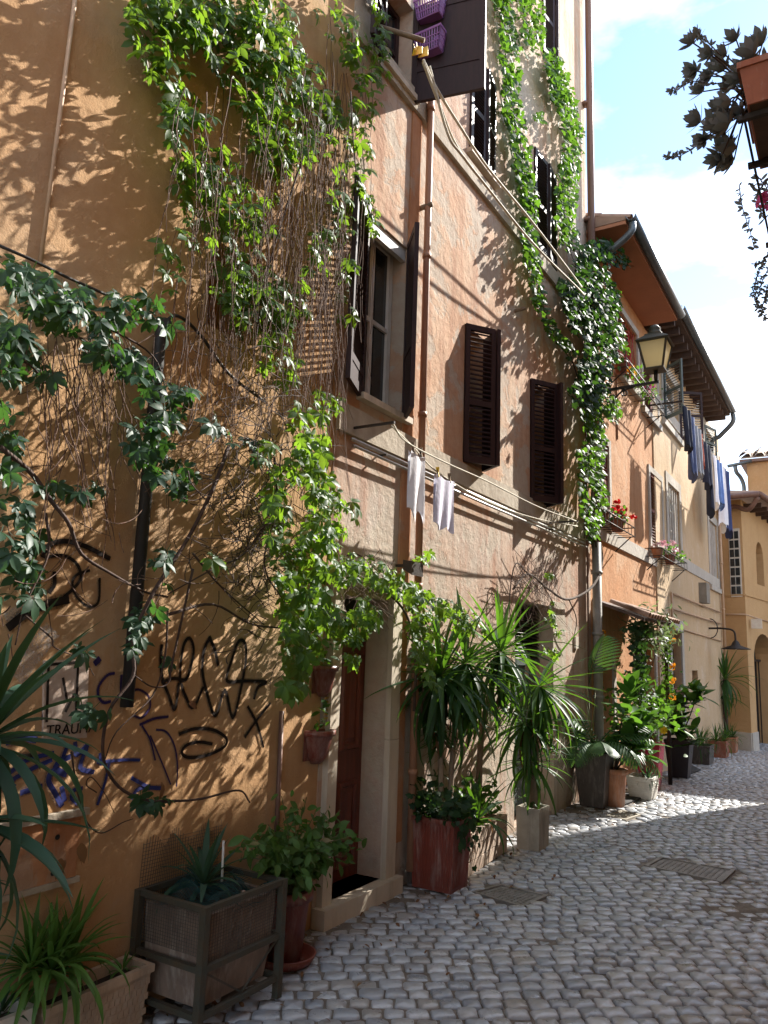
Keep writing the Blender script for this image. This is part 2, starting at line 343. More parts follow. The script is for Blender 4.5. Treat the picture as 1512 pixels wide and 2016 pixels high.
# ---------------------------------------------------------------- leaf meshes (base at origin, tip along +Y, face +Z)
def leaf_oval(l, wd, curl=.12, n=4, fold=.18):
    b = MB(); vs = []; fs = []
    for i in range(n+1):
        t = i/n; ww = wd*.5*math.sin(math.pi*min(1, t*.93+.04))**.8*(1 if t < .96 else .15); y = l*t; z = -curl*l*t*t
        vs += [(-ww, y, z+fold*ww), (0, y, z), (ww, y, z+fold*ww)]
    for i in range(n):
        k = i*3; fs += [(k, k+1, k+4, k+3), (k+1, k+2, k+5, k+4)]
    return b.add(vs, fs, True)
def leaf_palmate(l):
    b = MB()
    for a, s in ((-100, .62), (-52, .88), (0, 1.0), (52, .88), (100, .62)):
        o = leaf_oval(l*s, l*s*.5, .22, 3, .25); m = Matrix.Rotation(R_(-a+U(-8, 8)), 4, 'Z') @ Matrix.Rotation(R_(U(-16, 2)), 4, 'X')
        b.add([m @ (p+Vector((0, l*.09, 0))) for p in o.v], o.f, True)
    b.add([(-.0015, -l*.4, .02), (.0015, -l*.4, .02), (.0015, l*.1, 0), (-.0015, l*.1, 0)], [(0, 1, 2, 3)])
    return b
def leaf_lobed(l):
    o = [(0, 0), (.28, -.12), (.5, .08), (.40, .32), (.56, .52), (.28, .62), (.14, .86), (0, 1.0), (-.14, .86), (-.28, .62), (-.56, .52), (-.40, .32), (-.5, .08), (-.28, -.12)]
    vs = [(0, .38*l, 0)]+[(x*l, y*l, -.18*l*abs(x)-.12*l*max(0, y-.4)+U(-.03, .03)*l) for x, y in o]
    n = len(o); return MB().add(vs, [(0, 1+i, 1+(i+1) % n) for i in range(n)], True)
def leaf_strap(l, wd, droop, n=7, tipw=.02):
    """arching strap: starts along +Y and bends down"""
    b = MB(); vs = []; fs = []; p = Vector((0, 0, 0)); a = 0.0
    for i in range(n+1):
        t = i/n; ww = wd*.5*(min(1, .45+t*2.2))*(1 if t < .45 else max(tipw, 1-((t-.45)/.55)**1.6)); nrm = Vector((0, math.sin(a), math.cos(a)))
        vs += [p+Vector((-ww, 0, 0))+nrm*ww*.35, p.copy(), p+Vector((ww, 0, 0))+nrm*ww*.35]
        a += droop/n*(.4+1.2*t); p = p+Vector((0, math.cos(a), -math.sin(a)))*(l/n)
    for i in range(n):
        k = i*3; fs += [(k, k+1, k+4, k+3), (k+1, k+2, k+5, k+4)]
    return b.add(vs, fs, True)
def frond(l, lw, n=16, droop=.9):
    b = MB(); p = Vector((0, 0, 0)); a = 0.0; pts = []
    for i in range(n+1):
        pts.append(p.copy()); a += droop/n; p = p+Vector((0, math.cos(a), -math.sin(a)))*(l/n)
    b.tube(pts, .006, 4, .002)
    for i in range(3, n+1):
        t = i/n; ll = lw*math.sin(math.pi*(.12+.82*t))**.7
        for s in (-1, 1):
            o = leaf_oval(ll, .028, .35, 3, .2); m = Matrix.Translation(pts[i]) @ Matrix.Rotation(-droop*t, 4, 'X') @ Matrix.Rotation(R_(-s*(62-30*t)), 4, 'Z') @ Matrix.Rotation(R_(-12), 4, 'X')
            b.add([m @ q for q in o.v], o.f, True)
    return b
LM = {}
def leafset(key, mat, fn, k=4): LM[key] = [fn().mesh('leaf', mat) for _ in range(k)]
leafset('creeper', 'creeper', lambda: leaf_palmate(.070), 6)
leafset('creeperdark', 'creeperdark', lambda: leaf_palmate(.072), 6)
leafset('ivy', 'ivy', lambda: leaf_lobed(.068), 4)
leafset('ivydark', 'ivydark', lambda: leaf_lobed(.072), 4)
leafset('smallivy', 'ivydark', lambda: leaf_lobed(.05), 4)
leafset('bush', 'bush', lambda: leaf_oval(.085, .042, .3), 3)
leafset('dead', 'deadleaf', lambda: leaf_oval(.05, .03, .6), 2)
leafset('rubber', 'rubber', lambda: leaf_oval(.2, .105, .12, 6), 3)
leafset('silver', 'silver', lambda: leaf_oval(.085, .026, .2), 3)
leafset('small', 'ivy', lambda: leaf_oval(.05, .028, .25), 3)
leafset('succ', 'succ', lambda: leaf_oval(.075, .032, -.15, 4, .1), 3)
def smat(pos, tip, nrm, s=1.0):
    y = Vector(tip).normalized(); z = Vector(nrm); z = z-y*z.dot(y)
    z = z.normalized() if z.length > 1e-4 else y.orthogonal().normalized(); x = y.cross(z)
    m = Matrix((x*s, y*s, z*s)).transposed().to_4x4(); m.translation = pos; return m
def scatter(parent, key, mats, nmax=300, name='leaf', rest='foliage', dataset=None):
    """mats: world matrices. The nmax that show largest become parts, the rest one part of kind stuff."""
    meshes = dataset or LM[key]
    def size(m):
        p = proj(m.translation)
        if p is None or not (-60 < p[0] < 1572 and -60 < p[1] < 2076): return 0
        return m.to_scale().x/p[2]
    mats = sorted(mats, key=size, reverse=True)
    for i, m in enumerate(mats[:nmax]): put(name, meshes[i % len(meshes)], parent, m)
    if len(mats) > nmax: joined(parent, rest, meshes, mats[nmax:])
def joined(parent, name, meshes, mats, mat=None):
    arr = []
    for me in meshes:
        c = np.empty(len(me.vertices)*3); me.vertices.foreach_get('co', c); arr.append((c.reshape(-1, 3), [tuple(p.vertices) for p in me.polygons]))
    V = []; Fs = []; n = 0; o = ORG[parent.name] if parent is not None else Vector((0, 0, 0))
    for i, m in enumerate(mats):
        c, f = arr[i % len(arr)]; a = np.array(m); V.append(c @ a[:3, :3].T+a[:3, 3]-np.array(o)); Fs += [tuple(k+n for k in q) for q in f]; n += len(c)
    me = bpy.data.meshes.new(name); me.from_pydata(np.concatenate(V).tolist(), [], Fs); me.polygons.foreach_set('use_smooth', [True]*len(Fs))
    me.materials.append(mat or meshes[0].materials[0])
    ob = bpy.data.objects.new(name, me); link(ob, parent, Matrix.Translation(o)); ob['kind'] = 'stuff'; return ob
# ================================================================ STREET
def ptq(p, q):
    s = 0
    for i in range(len(q)):
        a, b = q[i], q[(i+1) % len(q)]; c = (b[0]-a[0])*(p[1]-a[1])-(b[1]-a[1])*(p[0]-a[0])
        if s == 0: s = 1 if c > 0 else -1
        elif c*s < 0: return False
    return True
def grow(q, d):
    c = Vector((sum(p[0] for p in q)/len(q), sum(p[1] for p in q)/len(q)))
    return [tuple(c+(Vector(p[:2])-c)*(1+d/(Vector(p[:2])-c).length)) for p in q]
ysm = [-40, -6, 0, 4, 9, 12, 15, 18, 22, 26, 40, 200]
sb = MB()
xs_ = [-150, -6, 0, 3.2, 9, 150]
for y in ysm:
    for x in xs_: sb.v.append(Vector((x, y, (gz(y) if y <= 22 else gz(22))-.014)))
for j in range(len(ysm)-1):
    for i in range(len(xs_)-1):
        n = len(xs_); sb.f.append((j*n+i, j*n+i+1, (j+1)*n+i+1, (j+1)*n+i)); sb.sm.append(False)
street = sb.build('street', 'joint', None, org=Vector((1.6, 5, -.014)), kind='structure', label='grey basalt cobbled lane running past the ochre houses')
def GQ(*pp): return [(G(*p).x, G(*p).y) for p in pp]
covers = [GQ((928, 1756), (985, 1740), (1080, 1763), (1030, 1786)), GQ((1268, 1704), (1300, 1687), (1448, 1713), (1422, 1737)), GQ((1192, 1606), (1225, 1595), (1262, 1604), (1232, 1614))]
holes_ = [grow(q, .03) for q in covers]
ca, sa = math.cos(R_(35)), math.sin(R_(35))
def stone_shape(rs):
    hw = .0545*rs.uniform(.92, 1.04); hd = .0490*rs.uniform(.9, 1.05); k = 12; o = []
    ph = [rs.uniform(-.10, .05) for _ in range(k)]
    for i in range(k):
        t = 2*math.pi*(i+.5)/k; c, s = math.cos(t), math.sin(t); e = .30
        o.append(Vector((math.copysign(abs(c)**e, c)*hw*(1+ph[i]), math.copysign(abs(s)**e, s)*hd*(1+ph[i-3]), 0)))
    dz = [rs.uniform(-.006, .0025) for _ in range(k)]
    l0 = [p+Vector((0, 0, -.02)) for p in o]; l1 = [p*.985+Vector((0, 0, -.002+dz[i])) for i, p in enumerate(o)]; l2 = [p*.86+Vector((0, 0, .0045+dz[i]*.8)) for i, p in enumerate(o)]
    b = MB(); b.loft([l0, l1, l2], smooth=True)
    n = len(b.v); b.v.append(Vector((rs.uniform(-.01, .01), rs.uniform(-.01, .01), .006))); b.f += [(2*k+i, 2*k+(i+1) % k, n) for i in range(k)]; b.sm += [True]*k
    return b
rs = random.Random(3)
stone_meshes = [stone_shape(rs).mesh('cobblestone', 'stone') for _ in range(14)]
smats = []
for j in range(-75, 275):
    v0 = j*.101; off = rs.uniform(0, .12); u = -12+off
    while u < 26:
        step = .112*rs.uniform(.86, 1.18)
        uu = u+step/2; vv = v0+.035*math.sin(uu*1.3+j*.11)+.02*math.sin(uu*3.1)+rs.uniform(-.006, .006)
        x = uu*ca-vv*sa; y = uu*sa+vv*ca; u += step
        if not (.03 < x < 3.25 and .8 < y < 27): continue
        if any(ptq((x, y), q) for q in holes_): continue
        p = proj((x, y, gz(y)))
        if p is None or p[0] < -700 or p[0] > 2000 or p[1] > 2700: continue
        m = Matrix.Translation((x, y, gz(min(y, 22))+rs.uniform(-.004, .004)+.004*math.sin(x*2.1+y)-(rs.uniform(.004, .013) if rs.random() < .16 else 0)-(rs.uniform(.0, .016) if x < .3+.15*math.sin(y*3) else 0)-max(0, .012*(math.sin(x*3.3+1)*math.sin(y*2.3)-.55)*2)))@Matrix.Rotation(R_(35+rs.uniform(-5, 5)), 4, 'Z')@Matrix.Rotation(R_(rs.uniform(-3.5, 3.5)), 4, 'X')@Matrix.Rotation(R_(rs.uniform(-3.5, 3.5)), 4, 'Y')@Matrix.Diagonal((step/.112*rs.uniform(.96, 1.02), rs.uniform(.93, 1.04), 1, 1))
        smats.append(m)
def ssz(m):
    p = proj(m.translation); return -1/p[2] if p and 0 < p[0] < 1512 and 0 < p[1] < 2016 else 0
smats.sort(key=ssz)
for i, m in enumerate(smats[:300]): put('cobblestone', stone_meshes[i % 14], street, m)
sj = joined(street, 'far_cobblestones', stone_meshes, smats[300:])
# iron covers set in the cobbles
for q, lab, mat, nb in zip(covers, ('rectangular iron drain cover beside the red square planter', 'large chequered iron manhole cover on the right of the lane', 'small pale utility cover in the sunlit patch before the tall pots'), ('castiron', 'castiron', 'concrete'), (14, 18, 9)):
    zc = gz(sum(p[1] for p in q)/4); c = thing('manhole_cover', lab, 'manhole cover', (sum(p[0] for p in q)/4, sum(p[1] for p in q)/4, zc-.01), 'iron covers set in the lane')
    P = [Vector((*p, zc)) for p in q]; qi = [Vector((*p, zc)) for p in grow(q, -.035)]
    b = MB(); b.loft([[p-Vector((0, 0, .02)) for p in P], [p+Vector((0, 0, .004)) for p in P], [p+Vector((0, 0, .004)) for p in qi], [p-Vector((0, 0, .006)) for p in qi]], caps=(False, True)); b.build('cover_plate', mat, c)
    b = MB(); qq = [Vector((*p, zc)) for p in grow(q, -.06)]
    for i in range(nb):
        for j in range(nb*2//3):
            s, t = (i+.5)/nb, (j+.5)/(nb*2//3); p = qq[0].lerp(qq[3], t).lerp(qq[1].lerp(qq[2], t), s)
            b.box(p+Vector((-.010, -.005, -.006)) if (i+j) % 2 else p+Vector((-.005, -.010, -.006)), p+Vector((.010, .005, -.002)) if (i+j) % 2 else p+Vector((.005, .010, -.002)))
    b.build('raised_tread', mat, c, kind='stuff')
# ================================================================ FACADES
def facade(parent, name, mat, outer, holes, x=0.0, depth=.22, thick=5.0):
    """plane wall at x with rectangular openings and their reveals; body reaches back by thick"""
    ys = sorted({q[0] for l in [outer]+holes for q in l}); z0 = min(q[1] for q in outer); z1 = max(q[1] for q in outer)
    zs = sorted({z0, z1}|{q[1] for l in holes for q in l}); b = MB(); n = len(zs)
    hr = [(min(p[0] for p in l), max(p[0] for p in l), min(p[1] for p in l), max(p[1] for p in l)) for l in holes]
    fs = []
    for i in range(len(ys)-1):
        for j in range(n-1):
            cy, cz = (ys[i]+ys[i+1])/2, (zs[j]+zs[j+1])/2
            if not any(h[0] < cy < h[1] and h[2] < cz < h[3] for h in hr): fs.append((i*n+j, (i+1)*n+j, (i+1)*n+j+1, i*n+j+1))
    b.add([(x, y, z) for y in ys for z in zs], fs)
    for l in holes: b.loft([[Vector((x, y, z)) for y, z in l], [Vector((x-depth, y, z)) for y, z in l]])
    ol = rect(ys[0], ys[-1], z0, z1); b.loft([[Vector((x, y, z)) for y, z in ol], [Vector((x-thick, y, z)) for y, z in ol]], caps=(False, True))
    return b.build(name, mat, parent)
def rect(y0, y1, z0, z1): return [(y0, z0), (y1, z0), (y1, z1), (y0, z1)]
def shutter(parent, hx, hy, dirv, wd, z0, z1, mat, ns, rails=(.5,), name='shutter', st=.045, solid=None):
    """louvred leaf hinged at (hx,hy), pointing along dirv (horizontal); slats are its parts"""
    d = Vector((dirv[0], dirv[1], 0)).normalized(); n = Vector((-d.y, d.x, 0)); up = Vector((0, 0, 1))
    m = Matrix((d, n, up)).transposed().to_4x4(); m.translation = (hx, hy, z0); h = z1-z0; b = MB(); T = .017
    b.box((0, -T, 0), (st, T, h), m); b.box((wd-st, -T, 0), (wd, T, h), m)
    rl = [(0, st*1.5)]+[(h*r-st*.6, h*r+st*.6) for r in rails]+[(h-st*1.2, h)]
    for a, c in rl: b.box((st, -T+.001, a), (wd-st, T-.001, c), m)
    fr = b.build(name, mat, parent)
    iw = wd-2*st; sm = MB().box((-iw/2+.001, -.021, -.004), (iw/2-.001, .021, .004)).mesh('slat', mat)
    for k in range(len(rl)-1):
        a, c = rl[k][1], rl[k+1][0]; cnt = max(2, round(ns*(c-a)/h))
        if solid is not None and k in solid: MB().box((st, -T*.6, a), (wd-st, T*.6, c), m).build('panel', mat, fr); continue
        for i in range(cnt):
            put('slat', sm, fr, m@Matrix.Translation((wd/2, 0, a+(i+.5)*(c-a)/cnt))@Matrix.Rotation(R_(38), 4, 'X'))
    return fr
def window_unit(parent, y0, y1, z0, z1, x, mat, nv=2, nh=2, fw=.045, name='window'):
    b = MB(); b.box((x-.02, y0, z0), (x+.02, y0+fw, z1)); b.box((x-.02, y1-fw, z0), (x+.02, y1, z1))
    b.box((x-.019, y0+fw, z0), (x+.019, y1-fw, z0+fw)); b.box((x-.019, y0+fw, z1-fw), (x+.019, y1-fw, z1))
    iy = (y1-y0-2*fw); iz = (z1-z0-2*fw); ys = [y0+fw+iy*i/nv for i in range(nv+1)]; zs = [z0+fw+iz*i/nh for i in range(nh+1)]
    for y in ys[1:-1]: b.box((x-.018, y-fw*.4, z0+fw), (x+.018, y+fw*.4, z1-fw))
    for z in zs[1:-1]: b.box((x-.016, y0+fw, z-fw*.35), (x+.016, y1-fw, z+fw*.35))
    f = b.build(name, mat, parent)
    for i in range(nv):
        for j in range(nh): MB().box((x-.008, ys[i], zs[j]), (x-.004, ys[i+1], zs[j+1])).build('pane', 'glass', f)
    MB().box((x-.30, y0-.02, z0-.02), (x-.28, y1+.02, z1+.02)).build('dark_backing', 'dark', f)  # flat black sheet in place of the room's own shade
    return f
def pipe(parent, pts, r, mat, name='downpipe', clamps=0, n=10):
    b = MB().tube(pts, r, n); p, q = Vector(pts[0]), Vector(pts[-1])
    for i in range(clamps):
        c = p.lerp(q, (i+.5)/clamps); b.tube([c-Vector((0, 0, .02)), c+Vector((0, 0, .02))], r*1.25, n)
    return b.build(name, mat, parent)
# ---- ochre house (left, graffiti)
OY1 = 4.06
oh = thing('ochre_house', 'ochre plastered house wall with graffiti at the left, under the creeper', 'house', (-.5, 1, 0))
nic = RW(412, 500, 462, 640); mtr = RW(-30, 146, 1640, 1770)
ow = facade(oh, 'wall', 'ochre', [(-4, -.1), (OY1, -.1), (OY1, 13), (-4, 13)], [rect(*nic)], 0, .3)
MB().box((-.29, nic[0], nic[2]), (-.27, nic[1], nic[3])).build('niche_back', 'rust', oh)
b = MB(); b.box((-.02, mtr[0]-.4, mtr[2]), (.014, mtr[1], mtr[3])); mp_ = b.build('meter_door', 'rust', oh, label='scuffed plastered meter box door with two round holes')
b = MB(); b.box((-.02, mtr[0]-.4, mtr[3]+.002), (.03, mtr[1]+.03, mtr[3]+.03)); b.box((-.02, mtr[0]-.4, mtr[2]-.025), (.02, mtr[1]+.02, mtr[2]-.002)); b.build('meter_frame', 'band', mp_)
for p in ((113, 1648), (104, 1719)):
    c = W(*p, .016); MB().lathe([(0, 0), (.011, 0), (.011, .002)], c, 12, 'X').build('keyhole', 'dark', mp_)
pipe(oh, [W(150, -20, .012), W(79, 523, .012)], .010, 'tanpipe', 'conduit')
MB().tube([W(-10, 480, .02), W(60, 510, .02), W(130, 545, .03), W(220, 585, .03), W(318, 636, .04)], .007, 5).build('cable', 'cable', oh)
MB().tube(bez([W(318, 640, .05), W(350, 622, .06), W(395, 660, .04), W(450, 735, .03), W(520, 790, .02)], 5), .009, 5).build('cable', 'cable', oh)
pq = W(318, 636, .04); pipe(oh, [pq+Vector((0, .03, .02)), Vector((.04, pq.y, pq.z-.05)), Vector((.04, pq.y, 1.35))], .03, 'cable', 'black_pipe')
c = W(555, 1400, .015); pipe(oh, [c, Vector((.015, c.y+.02, .35))], .014, 'brownpipe', 'conduit')
# graffiti: flat strokes of paint on the wall
SEGX = [0.0]
def stroke(mb, zp, wd, ox=0, oy=1000, s=2.52, sm=4, x0=.003, ov=.22):
    P = bez([W(ox+a/s, oy+c/s, 0) for a, c in zp], sm)
    SEGX[0] = (SEGX[0]+.00045) % .006
    for i in range(len(P)-1):
        d = (P[i+1]-P[i]); d = d.normalized(); n = Vector((0, -d.z, d.y))*wd/2; x = Vector((x0+SEGX[0]+i*.00004, 0, 0)); e = d*wd*ov
        mb.add([P[i]-n*.9-e+x, P[i+1]-n*.9+e+x, P[i+1]+n*.9+e+x, P[i]+n*.9-e+x], [(0, 1, 2, 3)])
g = MB()
for zp, wd in (([(800, 680), (795, 760), (805, 850), (835, 930), (865, 1000), (885, 870)], .018), ([(800, 862), (860, 845), (920, 850), (950, 760), (957, 690), (935, 645), (905, 690), (890, 840), (920, 940), (955, 990), (1005, 890)], .018),
    ([(1040, 640), (1010, 700), (1000, 800), (1018, 900), (1065, 1032), (1112, 902), (1150, 1042), (1190, 900), (1215, 760), (1212, 672), (1180, 660), (1150, 740), (1120, 855), (1200, 858), (1315, 862), (1275, 888), (1255, 945)], .02),
    ([(1035, 640), (1060, 700), (1078, 780)], .022), ([(1225, 985), (1270, 1070), (1302, 1185)], .018), ([(1335, 970), (1270, 1050), (1210, 1135)], .018),
    ([(885, 1120), (960, 1095), (1050, 1100), (1115, 1140), (1110, 1180), (1050, 1215), (980, 1235), (920, 1235), (895, 1210), (920, 1175), (980, 1160), (1045, 1170)], .018),
    ([(210, 240), (240, 185), (320, 165), (420, 190), (540, 250)], .024), ([(220, 245), (300, 235), (360, 260), (392, 305), (395, 355), (360, 400), (310, 445)], .016), ([(440, 310), (380, 330), (355, 370), (370, 430), (410, 475), (450, 490), (485, 460), (490, 350)], .013),
    ([(265, 320), (265, 380), (240, 420)], .02), ([(40, 590), (130, 520), (220, 480), (330, 455)], .04), ([(90, 1235), (150, 1225)], .02)): g = MB(); stroke(g, zp, wd); o_ = g.build('black_graffiti', 'black', oh); g = MB(); stroke(g, zp, wd*1.7, ov=.02, x0=.0005); g.build('overspray', 'black_soft', o_)
g = MB()
for zp, wd in (([(565, 820), (530, 830), (490, 880), (485, 930), (510, 965), (545, 960)], .014), ([(600, 830), (598, 900), (610, 940)], .016), ([(640, 920), (680, 900), (730, 930), (740, 990), (700, 1040), (660, 1030)], .012), ([(690, 1075), (760, 1045), (830, 1035)], .014), ([(700, 1080), (740, 1150), (765, 1250)], .010), ([(770, 1100), (820, 1110), (860, 1180), (875, 1280), (870, 1380)], .010), ([(740, 1130), (800, 1270), (840, 1370)], .009), ([(470, 770), (490, 750)], .03),
    ([(210, 800), (225, 950), (205, 1050)], .012)): g = MB(); stroke(g, zp, wd); o_ = g.build('navy_graffiti', 'navyspray', oh); g = MB(); stroke(g, zp, wd*1.7, ov=.02, x0=.0005); g.build('overspray', 'navyspray_soft', o_)
g = MB()
for zp, wd in (([(50, 1310), (130, 1250), (260, 1215)], .02), ([(50, 1350), (160, 1290), (250, 1250)], .02), ([(340, 1235), (295, 1255), (270, 1290), (320, 1320), (255, 1305), (236, 1355), (265, 1410), (300, 1475)], .026), ([(300, 1385), (315, 1450)], .024), ([(400, 1390), (360, 1400), (350, 1440), (390, 1470)], .02), ([(370, 1165), (378, 1225), (430, 1180), (395, 1285), (460, 1310)], .022), ([(480, 1262), (600, 1250), (690, 1250)], .015), ([(540, 1250), (520, 1350), (480, 1470)], .016), ([(650, 1340), (740, 1390)], .018), ([(100, 1412), (200, 1380)], .024), ([(30, 1160), (110, 1140), (170, 1150)], .03), ([(0, 1360), (60, 1390)], .04), ([(650, 1440), (690, 1390), (800, 1390)], .02), ([(330, 1180), (300, 1260)], .02), ([(495, 1220), (500, 1270)], .024)): g = MB(); stroke(g, zp, wd); o_ = g.build('blue_graffiti', 'bluespray', oh); g = MB(); stroke(g, zp, wd*1.7, ov=.02, x0=.0005); g.build('overspray', 'bluespray_soft', o_)
g = MB()
for zp, wd in (([(70, 840), (150, 740), (260, 600)], .10), ([(30, 560), (120, 500), (180, 460)], .07)): g = MB(); stroke(g, zp, wd, x0=.001, ov=.0); g.build('pale_smear', 'pale_soft', oh)
pc = [W(84, 1300), W(172, 1298), W(168, 1452), W(82, 1455)]
b = MB(); b.add([p+Vector((.011, 0, 0)) for p in pc]+[p for p in pc], [(3, 2, 1, 0), (0, 1, 5, 4), (1, 2, 6, 5), (2, 3, 7, 6), (3, 0, 4, 7)]); po = b.build('poster', 'paper', None); tag(po, 'torn pale stencil poster pasted on the ochre wall among blue graffiti', 'poster')
SEGX[0] = 0
for a, c in (((92, 1305), (88, 1420)), ((150, 1305), (146, 1400)), ((92, 1308), (160, 1303)), ((120, 1335), (128, 1380)), ((140, 1370), (125, 1400))):
    b = MB(); stroke(b, [a, ((a[0]+c[0])/2, (a[1]+c[1])/2), c], .014, 0, 0, 1, 2, .0125); b.build('stencil_stroke', 'black', po)
def text(s, name, pos, ydir, h, mat, parent, ext=.001):
    cu = bpy.data.curves.new(name, 'FONT'); cu.body = s; cu.size = h; cu.extrude = ext
    to = bpy.data.objects.new('tmp_'+name, cu); col.objects.link(to); dg = bpy.context.evaluated_depsgraph_get(); me = bpy.data.meshes.new_from_object(to.evaluated_get(dg)); bpy.data.objects.remove(to)
    me.materials.clear(); me.materials.append(MT[mat]); y = Vector(ydir).normalized(); z = Vector((0, 0, 1)); n = y.cross(z)
    m = Matrix((y, z, n)).transposed().to_4x4(); m.translation = pos; return put(name, me, parent, m)
p = W(90, 1449, .013); text('TRAUMA', 'lettering', p, (0, 1, 0), .062, 'black', po)
# ---- peeling house (middle)
ph = thing('peeling_house', 'tall house with peeling rust and grey plaster and dark shutters', 'house', (-.5, 7, 0))
w1 = (W(716, 620).y, W(796, 650).y, W(762, 806).z, W(742, 436).z)
def S5(a, b_): return (600+a/2.52, 350+b_/2.52)
w2h = W(*S5(793, 735)); w3h = W(*S5(1115, 1005))
w2 = (6.03, 6.46, W(*S5(785, 1400)).z, w2h.z+.02); w3 = (7.69, 8.16, W(*S5(1113, 1590)).z, w3h.z+.02)
wt = RW(757, 812, -60, 128); w4 = RW(924, 972, 98, 300); w5 = RW(1050, 1086, 290, 480); w6 = RW(1066, 1088, -60, 100)
w5 = (w5[0], w5[0]+.75, w5[2], w5[3]); w6 = (w6[0], w6[0]+.6, w6[2], w6[3])
DOOR = (4.20, 4.84, .10, 2.0); GAR = (W(1012, 1400).y, W(1084, 1400).y, 0.0, W(1012, 1180).z)
facade(ph, 'wall', 'peel', [(OY1, -.1), (9.87, -.15), (9.87, 13.5), (OY1, 13.5)], [rect(*q) for q in (w1, w2, w3, wt, w4, w5, w6, DOOR, (GAR[0], GAR[1], .02, GAR[3]))], .006, .24)
# plaster bands and sills
zb1 = W(900, 930).z; zb2 = W(900, 312).z
for zz, hh, pr in ((W(830, 898).z, .20, .035), (zb2, .18, .045)):
    MB().box((-.1, OY1+.01, zz-hh/2), (pr, 9.85, zz+hh/2)).build('string_course', 'band', ph)
zc1 = W(830, 898).z
for (y0, y1, z0, z1) in (w1, wt, w4): MB().box((-.1, y0-.06, z0-.05), (.07, y1+.06, z0-.003)).build('sill', 'traver', ph)
# window 1
wu = window_unit(ph, w1[0]+.01, w1[1]-.01, w1[2]+.01, w1[3]-.01, -.14, 'white', 2, 2, .05)
MB().box((-.05, w1[0]+.005, w1[3]-.11), (-.01, w1[1]-.005, w1[3]-.005)).build('blind_box', 'white', wu)
wd1 = (w1[1]-w1[0])/2*1.02
shutter(ph, .012, w1[0]-.01, (.36, -.93), .42, w1[2]-.03, w1[3]+.03, 'darkwood', 34, (.12,), solid=(0,))
shutter(ph, .012, w1[1]+.01, (.64, -.77), .36, w1[2]-.03, w1[3]+.03, 'darkwood', 34, (.35,), solid=(0, 1))
# windows 2 and 3: near leaf ajar, far leaf behind it
for (y0, y1, z0, z1), ps in ((w2, S5(945, 765)), (w3, S5(1250, 1035))):
    v = ray(*ps); tp = CAM+v*((z1-.02-CAM.z)/v.z); d = Vector((tp.x-.012, tp.y-y0, 0)); wl = d.length
    shutter(ph, .012, y0, d, wl, z0-.02, z1, 'darkwood', 30, (.43,))
    shutter(ph, .012, y1, (.21, -.16), wl*.9, z0-.02, z1, 'darkwood', 22, (.43,), solid=(0, 1))
    window_unit(ph, y0+.01, y1-.01, z0+.01, z1-.03, -.16, 'white', 2, 2)
# upper windows
shutter(ph, .012, wt[1]+.01, (.55, .12), .62, wt[2]-.06, wt[3]+.02, 'darkwood', 10, (.33,), solid=(0, 1))
shutter(ph, .012, wt[0]-.01, (.3, -.9), .36, wt[2]-.06, wt[3]+.02, 'darkwood', 24, (.45,))
window_unit(ph, wt[0]+.01, wt[1]-.01, wt[2]+.01, wt[3]-.02, -.14, 'darkwood', 2, 2)
for (y0, y1, z0, z1), aj in ((w4, .16), (w5, .12), (w6, .3)):
    h = (y1-y0)/2
    shutter(ph, .014, y0, (aj*.5, 1), h, z0, z1, 'darkwood', 34, (.45,))
    shutter(ph, .014, y1, (aj, -1), h, z0, z1, 'darkwood', 34, (.45,))
    MB().box((-.2, y0, z0), (-.18, y1, z1)).build('dark_backing', 'dark', ph)
# downpipes
pp = W(852, 180, .09); zt = W(853, 150).z
pipe(ph, [(.075, pp.y, 9.6), (.075, pp.y, .1)], .03, 'orangepipe', clamps=7)
MB().box((0, pp.y-.20, .3), (.022, pp.y-.045, zb2-.10)).build('pilaster_strip', 'rust', ph)
pipe(ph, [(.02, 9.80, 12.2), (.10, 9.80, 11.9), (.10, 9.80, 3.1)], .05, 'brownpipe', clamps=5)
pipe(ph, [(.11, 9.80, 3.1), (.11, 9.80, .0)], .058, 'greypipe', clamps=4)
pipe(ph, [(.05, 9.60, 6.0), (.05, 9.60, 0.9)], .012, 'brownpipe', 'conduit')
# iron pipes running along the lower string course
zc = W(900, 985).z
for dx, dz, rr in ((.05, .0, .013), (.07, -.05, .011)):
    MB().tube([(dx, 4.2, zc1-.14+dz), (dx, 6.5, zc1-.15+dz), (dx, 9.5, zc1-.14+dz)], rr, 6).build('service_pipe', 'steel', ph)
for y in (4.6, 5.6, 6.9, 8.2): MB().bar((0, y, zc1-.16), (.09, y, zc1-.16), .012).build('pipe_bracket', 'iron', ph)
